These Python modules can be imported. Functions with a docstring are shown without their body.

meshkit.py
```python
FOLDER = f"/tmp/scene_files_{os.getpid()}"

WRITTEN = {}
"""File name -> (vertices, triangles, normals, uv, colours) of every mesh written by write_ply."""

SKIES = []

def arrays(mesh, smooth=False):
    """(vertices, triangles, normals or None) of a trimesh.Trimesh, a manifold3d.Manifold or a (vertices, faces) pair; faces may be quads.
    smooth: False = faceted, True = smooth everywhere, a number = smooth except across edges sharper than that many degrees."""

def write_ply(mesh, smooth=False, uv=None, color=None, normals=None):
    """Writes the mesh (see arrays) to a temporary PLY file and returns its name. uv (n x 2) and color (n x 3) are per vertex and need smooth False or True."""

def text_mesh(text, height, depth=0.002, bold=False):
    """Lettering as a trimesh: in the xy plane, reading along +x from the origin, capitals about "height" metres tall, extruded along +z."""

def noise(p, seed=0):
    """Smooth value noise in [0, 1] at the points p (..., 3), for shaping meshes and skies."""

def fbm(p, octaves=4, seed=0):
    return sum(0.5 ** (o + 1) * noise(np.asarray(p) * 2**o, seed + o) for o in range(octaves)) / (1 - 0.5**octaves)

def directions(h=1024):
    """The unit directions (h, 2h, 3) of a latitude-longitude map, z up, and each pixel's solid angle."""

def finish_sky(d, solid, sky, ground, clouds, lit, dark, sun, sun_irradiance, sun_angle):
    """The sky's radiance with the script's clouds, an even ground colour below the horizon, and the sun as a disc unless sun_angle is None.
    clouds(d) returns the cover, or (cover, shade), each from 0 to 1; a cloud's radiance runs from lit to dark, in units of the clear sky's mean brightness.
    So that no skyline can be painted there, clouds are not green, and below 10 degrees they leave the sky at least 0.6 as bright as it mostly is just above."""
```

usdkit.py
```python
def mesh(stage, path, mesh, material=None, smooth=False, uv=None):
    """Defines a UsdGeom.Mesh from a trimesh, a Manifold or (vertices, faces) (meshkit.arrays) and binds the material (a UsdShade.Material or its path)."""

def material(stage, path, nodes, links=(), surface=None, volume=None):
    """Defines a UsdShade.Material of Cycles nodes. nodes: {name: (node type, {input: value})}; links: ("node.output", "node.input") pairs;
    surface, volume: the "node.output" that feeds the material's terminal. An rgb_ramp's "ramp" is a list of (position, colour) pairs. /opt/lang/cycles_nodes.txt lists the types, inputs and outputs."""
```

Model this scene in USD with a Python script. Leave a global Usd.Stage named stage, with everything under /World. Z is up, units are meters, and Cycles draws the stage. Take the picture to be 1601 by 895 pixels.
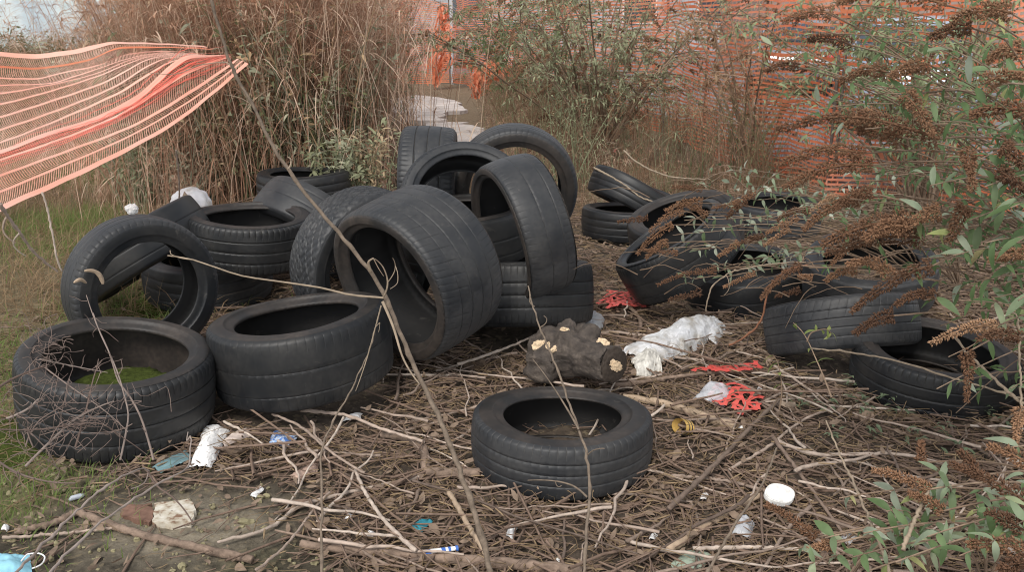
import math, numpy as np
from pxr import Usd, UsdGeom, UsdLux, UsdShade, Gf, Sdf, Vt
import usdkit, meshkit

stage = Usd.Stage.CreateInMemory()
UsdGeom.SetStageUpAxis(stage, 'Z'); UsdGeom.SetStageMetersPerUnit(stage, 1.0)
W_ = UsdGeom.Xform.Define(stage, '/World'); stage.SetDefaultPrim(W_.GetPrim())
T = Sdf.ValueTypeNames

# ------------------------------------------------------------------ camera, sky, sun, exposure
FPX, PITCH, CAMH = 1500.0, math.radians(15.5), 1.45
EXPOSURE = 0.98
SUN_EL, SUN_AZ = math.radians(48), math.radians(200)        # azimuth = atan2(x, y) towards the sun
cp, sp = math.cos(PITCH), math.sin(PITCH)
cam = UsdGeom.Camera.Define(stage, '/World/camera')
cam.CreateHorizontalApertureAttr(36.0); cam.CreateFocalLengthAttr(36.0 * FPX / 1601.0)
cam.CreateClippingRangeAttr((0.05, 2000.0)); cam.CreateExposureAttr(EXPOSURE)
cam.AddTransformOp().Set(Gf.Matrix4d(1, 0, 0, 0, 0, sp, cp, 0, 0, -cp, sp, 0, 0, 0, CAMH, 1))
cam.GetPrim().SetCustomDataByKey('kind', 'structure')

LOOKS = '/World/Looks'
def mat(name, nodes, links=(), surface=None, volume=None):
    return usdkit.material(stage, f'{LOOKS}/{name}', nodes, links, surface, volume)

sky_m = mat('overcast_sky', {
    's': ('sky_texture', {'sky_type': 'single_scattering', 'sun_disc': False, 'sun_elevation': SUN_EL, 'sun_rotation': SUN_AZ}),
    'h': ('hsv', {'saturation': 0.22, 'value': 1.0}),
    'tc': ('texture_coordinate', {}), 'n': ('noise_texture', {'scale': 2.2, 'detail': 5.0}),
    'mr': ('map_range', {'from_min': 0.3, 'from_max': 0.7, 'to_min': 0.88, 'to_max': 1.12}),
    'mul': ('vector_math', {'math_type': 'scale'}),
    'b': ('background_shader', {'strength': 0.115})},
    [('s.color', 'h.color'), ('tc.generated', 'n.vector'), ('n.fac', 'mr.value'), ('h.color', 'mul.vector1'), ('mr.result', 'mul.scale'), ('mul.vector', 'b.color')], surface='b.background')
dome = UsdLux.DomeLight.Define(stage, '/World/sky')
UsdShade.MaterialBindingAPI.Apply(dome.GetPrim()).Bind(sky_m)
dome.GetPrim().SetCustomDataByKey('kind', 'structure')
sun = UsdLux.DistantLight.Define(stage, '/World/sun')
sun.CreateNormalizeAttr(True); sun.CreateIntensityAttr(0.38); sun.CreateAngleAttr(24.0); sun.CreateColorAttr(Gf.Vec3f(1.0, 0.95, 0.88))
sd = np.array([math.cos(SUN_EL) * math.sin(SUN_AZ), math.cos(SUN_EL) * math.cos(SUN_AZ), math.sin(SUN_EL)])
def look_matrix(zaxis, pos=(0, 0, 0)):
    z = np.array(zaxis, float); z /= np.linalg.norm(z)
    x = np.cross([0, 0, 1.0], z); x /= np.linalg.norm(x); y = np.cross(z, x)
    return Gf.Matrix4d(*x, 0, *y, 0, *z, 0, *pos, 1)
sun.AddTransformOp().Set(look_matrix(sd))

# ------------------------------------------------------------------ geometry helpers
def ray(px, py):
    x = (px - 800.5) / FPX; u = -(py - 447.5) / FPX
    v = np.array([x, cp + u * sp, -sp + u * cp]); return v / np.linalg.norm(v)
def at(px, py, d):
    return np.array([0, 0, CAMH]) + ray(px, py) * d
def hgt(x, y):
    """Height of the ground."""
    x = np.asarray(x, float); y = np.asarray(y, float)
    h = 0.30 * np.exp(-(((x + 1.25) / 0.9) ** 2 + ((y - 6.6) / 0.9) ** 2))
    h = h - 0.03 * np.exp(-((x - 0.3) ** 2 + (y - 2.6) ** 2) / 0.8)
    p = np.stack([x * 0.9, y * 0.9, np.zeros_like(x)], -1)
    return h + 0.05 * (meshkit.fbm(p, 3, 3) - 0.5) * np.clip((y - 1) / 3, 0.3, 1)
def G(px, py, lift=0.0):
    r = ray(px, py); d = CAMH / max(-r[2], 1e-3)
    for _ in range(6):
        q = np.array([0, 0, CAMH]) + r * d
        d = (CAMH - float(hgt(q[0], q[1])) - lift) / max(-r[2], 1e-3)
    return np.array([0, 0, CAMH]) + r * d

def nrm(v): return v / (np.linalg.norm(v, axis=-1, keepdims=True) + 1e-12)
def tri(f):
    f = np.asarray(f)
    return np.vstack([f[:, [0, 1, 2]], f[:, [0, 2, 3]]]) if f.shape[1] == 4 else f
def join(parts):
    V, F, n = [], [], 0
    for v, f in parts:
        V.append(v); F.append(tri(f) + n); n += len(v)
    return np.vstack(V), np.vstack(F)
def normals(V, F):
    fn = np.cross(V[F[:, 1]] - V[F[:, 0]], V[F[:, 2]] - V[F[:, 0]]); N = np.zeros_like(V)
    for k in range(3):
        for c in range(3): N[:, c] += np.bincount(F[:, k], fn[:, c], len(V))
    return nrm(N)
def tubes(P, R, S=5, cap=True):
    """N polylines (N, K, 3) with radii (N, K) as tapered tubes."""
    P = np.asarray(P, float)
    if P.ndim == 2: P = P[None]
    N, K = P.shape[:2]; R = np.broadcast_to(np.asarray(R, float), (N, K))
    t = nrm(np.gradient(P, axis=1)); ref = np.where(np.abs(t[:, :1, 2:]) < 0.85, [[[0, 0, 1.0]]], [[[1.0, 0, 0]]])
    a = nrm(np.cross(t, np.broadcast_to(ref, t.shape))); b = np.cross(t, a)
    an = np.arange(S) * 2 * np.pi / S
    V = P[:, :, None] + R[:, :, None, None] * (np.cos(an)[:, None] * a[:, :, None] + np.sin(an)[:, None] * b[:, :, None])
    V = V.reshape(N, K * S, 3)
    i, j = np.meshgrid(np.arange(K - 1), np.arange(S), indexing='ij')
    q = np.stack([i * S + j, i * S + (j + 1) % S, (i + 1) * S + (j + 1) % S, (i + 1) * S + j], -1).reshape(-1, 4)
    f = tri(q)
    if cap and S >= 3:
        e = [[0, k + 1, k] for k in range(1, S - 1)] + [[(K - 1) * S, (K - 1) * S + k, (K - 1) * S + k + 1] for k in range(1, S - 1)]
        f = np.vstack([f, e])
    F = (f[None] + (np.arange(N) * K * S)[:, None, None]).reshape(-1, 3)
    return V.reshape(-1, 3), F
def spline(pts, n):
    pts = np.asarray(pts, float); t = np.concatenate([[0], np.cumsum(np.linalg.norm(np.diff(pts, axis=0), axis=1))]); t /= t[-1]
    from scipy.interpolate import PchipInterpolator
    return PchipInterpolator(t, pts)(np.linspace(0, 1, n))
def leaves(B, D, Nn, L, Wd, curl=0.35, fold=0.25, K=5, pet=0.0):
    """Lanceolate blades: base B, direction D, normal Nn (N,3); length L, width Wd (N,)."""
    B, D, Nn = (np.asarray(x, float) for x in (B, D, Nn)); N = len(B)
    D = nrm(D); S = nrm(np.cross(D, Nn)); U = np.cross(S, D)
    L = np.broadcast_to(L, N); Wd = np.broadcast_to(Wd, N); curl = np.broadcast_to(curl, N)
    t = np.linspace(0, 1, K); w = np.sin(np.pi * np.clip(t * 0.93 + 0.05, 0, 1)) ** 0.8 * (1 - 0.35 * t); w[-1] = 0.02
    c = B[:, None] + D[:, None] * (L[:, None] * (t * (1 - 0.25 * curl[:, None] * t)))[..., None] - U[:, None] * (L[:, None] * curl[:, None] * t ** 2)[..., None]
    side = S[:, None] * (Wd[:, None] * 0.5 * w)[..., None]; up = U[:, None] * (Wd[:, None] * 0.5 * w * fold)[..., None]
    V = np.stack([c - side + up, c, c + side + up], 2).reshape(N, K * 3, 3)
    q = []
    for i in range(K - 1):
        for j in range(2): q.append([i * 3 + j, i * 3 + j + 1, (i + 1) * 3 + j + 1, (i + 1) * 3 + j])
    F = (tri(np.array(q))[None] + (np.arange(N) * K * 3)[:, None, None]).reshape(-1, 3)
    return V.reshape(-1, 3), F
def box(c, s, bev=0.0):
    import trimesh
    m = trimesh.creation.box(s); return np.array(m.vertices) + c, np.array(m.faces)
def grid(P):
    """A (a, b, 3) grid of points as a sheet."""
    a, b = P.shape[:2]; i, j = np.meshgrid(np.arange(a - 1), np.arange(b - 1), indexing='ij')
    q = np.stack([i * b + j, (i + 1) * b + j, (i + 1) * b + j + 1, i * b + j + 1], -1).reshape(-1, 4)
    return P.reshape(-1, 3), tri(q)

# ------------------------------------------------------------------ prims
used = {}
def path_for(name, parent='/World'):
    k = f'{parent}/{name}'; n = used.get(k, -1) + 1; used[k] = n
    return k if n == 0 else f'{k}_{n:03d}'
def tag(p, label=None, cat=None, group=None, kind=None):
    for k, v in (('label', label), ('category', cat), ('group', group), ('kind', kind)):
        if v: p.SetCustomDataByKey(k, v)
    return p
def mesh(name, vf, m, parent='/World', smooth=True, label=None, cat=None, group=None, kind=None, color=None, N=None, origin=None):
    V, F = vf; F = tri(np.asarray(F)); V = np.asarray(V, float)
    pth = path_for(name, parent); g = UsdGeom.Mesh.Define(stage, pth)
    if N is None and smooth: N = normals(V, F)
    g.CreatePointsAttr(Vt.Vec3fArray.FromNumpy(V.astype(np.float32)))
    g.CreateFaceVertexCountsAttr(Vt.IntArray.FromNumpy(np.full(len(F), 3, np.int32)))
    g.CreateFaceVertexIndicesAttr(Vt.IntArray.FromNumpy(F.astype(np.int32).ravel())); g.CreateSubdivisionSchemeAttr('none')
    if N is not None:
        g.CreateNormalsAttr(Vt.Vec3fArray.FromNumpy(N.astype(np.float32))); g.SetNormalsInterpolation('vertex')
    if color is not None:
        UsdGeom.PrimvarsAPI(g).CreatePrimvar('tint', T.Color3fArray, 'vertex').Set(Vt.Vec3fArray.FromNumpy(np.asarray(color, np.float32)))
    UsdShade.MaterialBindingAPI.Apply(g.GetPrim()).Bind(m)
    tag(g.GetPrim(), label, cat, group, kind); return g.GetPrim()
def thing(name, label, cat, group=None, loc=(0, 0, 0)):
    x = UsdGeom.Xform.Define(stage, path_for(name)); x.AddTranslateOp().Set(Gf.Vec3d(*map(float, loc)))
    return tag(x.GetPrim(), label, cat, group)
def P(prim): return str(prim.GetPath())
def instancer(name, protos, m_list, pos, quat, scale, idx, kind='stuff', label=None, cat=None):
    pth = path_for(name); pi = UsdGeom.PointInstancer.Define(stage, pth); rel = []
    for i, (vf, m) in enumerate(zip(protos, m_list)):
        g = mesh(f'clump', vf, m, pth); rel.append(g.GetPath())
    pi.CreatePrototypesRel().SetTargets(rel)
    pi.CreatePositionsAttr(Vt.Vec3fArray.FromNumpy(np.asarray(pos, np.float32)))
    pi.CreateScalesAttr(Vt.Vec3fArray.FromNumpy(np.asarray(scale, np.float32)))
    pi.CreateOrientationsAttr(Vt.QuathArray([Gf.Quath(float(q[0]), float(q[1]), float(q[2]), float(q[3])) for q in quat]))
    pi.CreateProtoIndicesAttr(Vt.IntArray.FromNumpy(np.asarray(idx, np.int32)))
    tag(pi.GetPrim(), label, cat, kind=kind); return pi
def yaw_quats(a, tilt=None, ta=None):
    q = np.stack([np.cos(a / 2), 0 * a, 0 * a, np.sin(a / 2)], 1)
    return q

# ------------------------------------------------------------------ materials
def simple(name, col, rough=0.7, spec=0.4, var=0.25, scale=30.0, bump=0.0, bscale=200.0, trans=0.0, col2=None, island=0.0, sheen=0.0, coord='object'):
    """Noise-varied base colour; island: how much each separate piece differs."""
    col = np.array(col, float); col2 = np.array(col2, float) if col2 is not None else col * (1 + var)
    n = {'tc': ('texture_coordinate', {}), 'n': ('noise_texture', {'scale': scale, 'detail': 4.0, 'roughness': 0.6}),
         'r': ('rgb_ramp', {'ramp': [(0.3, tuple(col * (1 - var))), (0.5, tuple(col)), (0.7, tuple(col2))]}),
         'p': ('principled_bsdf', {'roughness': rough, 'specular_ior_level': spec, 'sheen_weight': sheen})}
    l = [(f'tc.{coord}', 'n.vector')]
    last = 'r.color'; l.append(('n.fac', 'r.fac'))
    if island:
        n['g'] = ('geometry', {}); n['im'] = ('map_range', {'to_min': 1 - island, 'to_max': 1 + island}); n['iv'] = ('vector_math', {'math_type': 'scale'})
        l += [('g.random_per_island', 'im.value'), ('r.color', 'iv.vector1'), ('im.result', 'iv.scale')]; last = 'iv.vector'
    l.append((last, 'p.base_color'))
    if bump:
        n['bn'] = ('noise_texture', {'scale': bscale, 'detail': 3.0}); n['b'] = ('bump', {'strength': bump, 'distance': 0.004})
        l += [(f'tc.{coord}', 'bn.vector'), ('bn.fac', 'b.height'), ('b.normal', 'p.normal')]
    surf = 'p.BSDF'
    if trans:
        n['t'] = ('translucent_bsdf', {}); n['mx'] = ('mix_closure', {'fac': trans})
        l += [(last, 't.color'), ('p.BSDF', 'mx.closure1'), ('t.BSDF', 'mx.closure2')]; surf = 'mx.closure'
    return mat(name, n, l, surface=surf)
def varied(name, stops, rough=0.7, spec=0.3, trans=0.0, nscale=25.0, bump=0.0):
    """Every separate piece (stalk, leaf, stick) takes its colour from the ramp."""
    n = {'g': ('geometry', {}), 'tc': ('texture_coordinate', {}), 'n': ('noise_texture', {'scale': nscale, 'detail': 3.0}),
         'oi': ('object_info', {}), 'ad': ('math', {'math_type': 'add'}), 'fr': ('math', {'math_type': 'fraction'}),
         'r': ('rgb_ramp', {'ramp': stops}), 'mr': ('map_range', {'from_min': 0.25, 'from_max': 0.75, 'to_min': 0.72, 'to_max': 1.28}),
         'v': ('vector_math', {'math_type': 'scale'}), 'p': ('principled_bsdf', {'roughness': rough, 'specular_ior_level': spec})}
    l = [('g.random_per_island', 'ad.value1'), ('oi.random', 'ad.value2'), ('ad.value', 'fr.value1'), ('fr.value', 'r.fac'),
         ('g.position', 'n.vector'), ('n.fac', 'mr.value'), ('r.color', 'v.vector1'), ('mr.result', 'v.scale'), ('v.vector', 'p.base_color')]
    if bump:
        n['b'] = ('bump', {'strength': bump, 'distance': 0.003}); n['bn'] = ('noise_texture', {'scale': 300.0, 'detail': 2.0})
        l += [('g.position', 'bn.vector'), ('bn.fac', 'b.height'), ('b.normal', 'p.normal')]
    surf = 'p.BSDF'
    if trans:
        n['t'] = ('translucent_bsdf', {}); n['mx'] = ('mix_closure', {'fac': trans})
        l += [('v.vector', 't.color'), ('p.BSDF', 'mx.closure1'), ('t.BSDF', 'mx.closure2')]; surf = 'mx.closure'
    return mat(name, n, l, surface=surf)

def rubber(name, base, dust, amount, rough):
    return mat(name, {
        'tc': ('texture_coordinate', {}), 'n': ('noise_texture', {'scale': 5.0, 'detail': 6.0, 'roughness': 0.65}), 'n2': ('noise_texture', {'scale': 60.0, 'detail': 4.0}),
        'n3': ('noise_texture', {'scale': 420.0, 'detail': 2.0}),
        'r': ('rgb_ramp', {'ramp': [(0.38, (0, 0, 0)), (0.72, (1, 1, 1))]}), 'm1': ('math', {'math_type': 'multiply'}), 'm2': ('math', {'math_type': 'multiply', 'value2': amount}),
        'r2': ('rgb_ramp', {'ramp': [(0.3, (0.45, 0.45, 0.45)), (0.7, (1, 1, 1))]}),
        'at': ('attribute', {'attribute': 'tint'}), 'sep': ('separate_color', {}), 'm3': ('math', {'math_type': 'multiply'}), 'mxx': ('math', {'math_type': 'maximum', 'use_clamp': True}), 'mix': ('mix_color', {'a': base, 'b': dust}), 'sn': ('noise_texture', {'scale': 16.0, 'detail': 9.0, 'roughness': 0.78, 'distortion': 0.6}), 'sr': ('rgb_ramp', {'ramp': [(0.60, (0, 0, 0)), (0.70, (0.4, 0.4, 0.4)), (0.8, (0.7, 0.7, 0.7))]}), 'smx': ('mix_color', {'b': (0.12, 0.108, 0.094)}), 'ro': ('map_range', {'to_min': rough - 0.08, 'to_max': rough + 0.2}),
        'b': ('bump', {'strength': 0.25, 'distance': 0.0015}), 'p': ('principled_bsdf', {'specular_ior_level': 0.42})},
        [('tc.object', 'n.vector'), ('tc.object', 'n2.vector'), ('tc.object', 'n3.vector'), ('n.fac', 'r.fac'), ('n2.fac', 'r2.fac'), ('r.color', 'm1.value1'), ('r2.color', 'm1.value2'),
         ('m1.value', 'm2.value1'), ('at.color', 'sep.color'), ('sep.r', 'm3.value1'), ('r2.color', 'm3.value2'), ('m2.value', 'mxx.value1'), ('m3.value', 'mxx.value2'), ('mxx.value', 'mix.fac'), ('tc.object', 'sn.vector'), ('sn.fac', 'sr.fac'), ('sr.color', 'smx.fac'), ('mix.result', 'smx.a'), ('smx.result', 'p.base_color'), ('n.fac', 'ro.value'), ('ro.result', 'p.roughness'),
         ('n3.fac', 'b.height'), ('b.normal', 'p.normal')], surface='p.BSDF')
RUB = [rubber('tyre_rubber', (0.0065, 0.0075, 0.009), (0.07, 0.064, 0.056), 0.42, 0.42),
       rubber('tyre_rubber_worn', (0.0155, 0.017, 0.0195), (0.085, 0.081, 0.076), 0.6, 0.46),
       rubber('tyre_rubber_brown', (0.0125, 0.0115, 0.011), (0.085, 0.066, 0.053), 0.75, 0.5)]
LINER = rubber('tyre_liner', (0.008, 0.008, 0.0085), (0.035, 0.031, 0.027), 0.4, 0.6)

# ------------------------------------------------------------------ the ground
def axis_coords(lo, a, b, hi, step):
    fine = np.arange(a, b, step); out1 = [b]; s = step
    while out1[-1] < hi: s *= 1.12; out1.append(out1[-1] + s)
    out0 = [a]; s = step
    while out0[-1] > lo: s *= 1.12; out0.append(out0[-1] - s)
    return np.concatenate([out0[:0:-1], fine, out1])
gx = axis_coords(-200, -3.2, 3.2, 200, 0.022); gy = axis_coords(-30, 1.4, 6.5, 400, 0.022)
GX, GY = np.meshgrid(gx, gy, indexing='ij')
near = np.exp(-np.clip(np.maximum(np.abs(GX) - 4, 0) + np.maximum(GY - 8, 0) + np.maximum(1 - GY, 0), 0, 50) / 3)
GZ = hgt(GX, GY)
pp = np.stack([GX, GY, 0 * GX], -1)
GZ = GZ + near * (0.018 * (meshkit.fbm(pp * 9, 3, 11) - 0.5) + 0.012 * (meshkit.noise(pp * 34, 5) - 0.5))
def smooth01(x): x = np.clip(x, 0, 1); return x * x * (3 - 2 * x)
def regions(x, y):
    """Weights of bare soil, moss, dry grass and litter on the ground."""
    x = np.asarray(x, float); y = np.asarray(y, float); q = np.stack([x, y, 0 * x], -1)
    wob = (meshkit.fbm(q * 2.2, 4, 21) - 0.5)
    bare = smooth01((-0.42 - x - 0.35 * (y - 2.4) * 0 + wob * 0.8) / 0.3 ) * smooth01((3.05 - y + wob * 0.6) / 0.3)
    left = smooth01((-1.35 - x + wob * 1.4 - 0.12 * (y - 3)) / 0.5) * smooth01((y - 2.4 + wob) / 0.4)
    moss = smooth01((meshkit.fbm(q * 1.7, 4, 33) - 0.50) / 0.12) * np.clip(left + 0.35 * bare, 0, 1)
    far = smooth01((y - 6.8) / 1.5)
    return bare, left, moss, far
bare, left, moss, far = regions(GX, GY)
C = np.array([0.07, 0.054, 0.041])[None, None] * np.ones(GX.shape + (1,))
def blend(C, w, c): return C * (1 - w[..., None]) + np.array(c) * w[..., None]
C = blend(C, bare, (0.062, 0.052, 0.038)); C = blend(C, left, (0.15, 0.125, 0.075)); C = blend(C, far * 0.8, (0.17, 0.125, 0.08)); C = blend(C, moss * 0.5, (0.08, 0.095, 0.03))
sand = np.exp(-(((GX + 0.98) / 0.22) ** 2 + ((GY - 2.58) / 0.17) ** 2)); C = blend(C, np.clip(sand * 1.5, 0, 1) * 0.85, (0.25, 0.215, 0.16))
soil_m = mat('litter_soil', {
    'a': ('attribute', {'attribute': 'tint'}), 'g': ('geometry', {}), 'n': ('noise_texture', {'scale': 22.0, 'detail': 8.0, 'roughness': 0.72}), 'n2': ('noise_texture', {'scale': 140.0, 'detail': 3.0}),
    'v': ('voronoi_texture', {'scale': 75.0}), 'r': ('map_range', {'from_min': 0.3, 'from_max': 0.7, 'to_min': 0.45, 'to_max': 1.6}),
    's': ('vector_math', {'math_type': 'scale'}), 'rv': ('rgb_ramp', {'ramp': [(0.0, (0.0, 0, 0)), (0.8, (0, 0, 0)), (0.95, (1, 1, 1))]}), 'rc': ('separate_color', {}),
    'mx': ('mix_color', {'b': (0.2, 0.16, 0.1)}), 'ml': ('math', {'math_type': 'multiply', 'value2': 0.55}),
    'b': ('bump', {'strength': 0.8, 'distance': 0.012}), 'b2': ('bump', {'strength': 0.5, 'distance': 0.004}), 'p': ('principled_bsdf', {'roughness': 0.92, 'specular_ior_level': 0.2})},
    [('g.position', 'n.vector'), ('g.position', 'n2.vector'), ('g.position', 'v.vector'), ('a.color', 's.vector1'), ('n.fac', 'r.value'), ('r.result', 's.scale'),
     ('v.color', 'rc.color'), ('rc.r', 'rv.fac'), ('rv.color', 'ml.value1'), ('ml.value', 'mx.fac'), ('s.vector', 'mx.a'), ('mx.result', 'p.base_color'),
     ('n.fac', 'b.height'), ('n2.fac', 'b2.height'), ('b.normal', 'b2.normal'), ('b2.normal', 'p.normal')], surface='p.BSDF')
gv, gf = grid(np.stack([GX, GY, GZ], -1)); mesh('ground', (gv, gf), soil_m, kind='structure', label='dark littered waste ground with moss and bare soil', color=C.reshape(-1, 3))

# pale broken concrete track behind the heap
rng = np.random.default_rng(4)
def slab(name, poly_px, top, m, label=None, thick=0.12, cat=None, kind=None, jitter=0.06, r=None):
    from shapely.geometry import Polygon
    import trimesh
    r = r or np.random.default_rng(1)
    w = [G(x, y)[:2] for x, y in poly_px]
    pts = []
    for a, b in zip(w, w[1:] + w[:1]):
        for t in np.linspace(0, 1, 7)[:-1]: pts.append(a + (b - a) * t + r.normal(0, jitter, 2))
    m_ = trimesh.creation.extrude_polygon(Polygon(pts).buffer(0), thick)
    v = np.array(m_.vertices); c = v[:, :2].mean(0); base = float(hgt(*c)); v[:, 2] += base + top - thick
    return mesh(name, (v, np.array(m_.faces)), m, smooth=False, label=label, cat=cat, kind=kind)
conc = simple('old_concrete', (0.48, 0.43, 0.4), 0.9, 0.25, 0.25, 3.0, 0.5, 40.0)
slab('concrete_path', [(604, 192), (612, 160), (650, 151), (720, 163), (728, 178), (700, 180), (690, 196)], 0.05, conc, 'pale broken concrete path behind the tyre heap', kind='structure')
slab('concrete_path', [(650, 230), (668, 190), (735, 194), (760, 212), (740, 232)], 0.03, conc, 'pale concrete patch just behind the upright tyres', kind='structure')

# ------------------------------------------------------------------ tyres
# name: centre, axis (towards the near face), radius, width, bead radius
TY = {
'T1': (-1.43, 3.26, 0.176, 0.108, -0.08, 0.991, 0.341, 0.281, 0.245),
'T28': (0.171, 3.045, 0.063, 0.013, 0.028, 1.0, 0.308, 0.192, 0.199),
'T6': (-0.815, 3.53, 0.224, -0.109, 0.023, 0.994, 0.346, 0.285, 0.236),
'T8': (-0.393, 3.813, 0.452, -0.665, -0.708, -0.237, 0.343, 0.341, 0.26),
'T7': (-0.665, 4.224, 0.398, 0.643, -0.762, -0.077, 0.335, 0.229, 0.235),
'T5': (-1.323, 4.73, 0.396, 0.047, -0.033, 0.998, 0.316, 0.243, 0.224),
'T4': (-1.618, 4.944, 0.154, 0.02, -0.10, 0.99, 0.33, 0.24, 0.231),
'T2': (-1.564, 3.907, 0.36, 0.688, -0.725, -0.03, 0.311, 0.178, 0.212),
'T3': (-1.857, 4.667, 0.346, -0.534, 0.037, 0.845, 0.365, 0.22, 0.255),
'T9': (0.051, 4.344, 0.22, -0.017, 0.199, 0.98, 0.33, 0.288, 0.231),
'T10': (0.047, 4.182, 0.558, -0.894, -0.386, -0.227, 0.318, 0.232, 0.255),
'T11': (-0.232, 4.437, 0.482, -0.07, -0.05, 0.99, 0.32, 0.239, 0.224),
'T12': (-0.215, 4.446, 0.601, 0.206, -0.776, 0.596, 0.319, 0.2, 0.238),
'T13': (-0.443, 4.998, 0.603, -0.997, -0.052, 0.049, 0.321, 0.285, 0.224),
'T14': (0.012, 4.908, 0.613, 0.064, -0.99, -0.129, 0.328, 0.192, 0.237),
'T17': (-1.111, 5.194, 0.322, -0.487, -0.602, -0.633, 0.345, 0.24, 0.24),
'T18': (-1.322, 6.044, 0.428, 0.0, 0.02, 1.0, 0.294, 0.2, 0.206),
'T20': (0.794, 6.465, 0.118, -0.007, 0.056, 0.998, 0.32, 0.208, 0.23),
'T19': (0.857, 6.709, 0.27, 0.356, 0.175, 0.918, 0.321, 0.201, 0.225),
'T21': (0.981, 5.314, 0.318, -0.232, -0.202, 0.951, 0.322, 0.2, 0.226),
'T22': (0.83, 4.67, 0.33, -0.55, 0.02, 0.83, 0.312, 0.236, 0.243),
'T23': (1.224, 4.903, 0.132, -0.011, -0.049, 0.999, 0.32, 0.222, 0.224),
'T24': (1.847, 6.622, 0.124, -0.028, -0.069, 0.997, 0.31, 0.216, 0.217),
'T25': (1.426, 3.973, 0.178, -0.10, 0.33, 0.93, 0.32, 0.22, 0.224),
'T26': (1.776, 4.611, 0.226, -0.085, -0.244, 0.966, 0.32, 0.224, 0.224),
'T27': (1.70, 3.64, 0.095, 0.05, -0.10, 0.99, 0.322, 0.2, 0.228),
}
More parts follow.
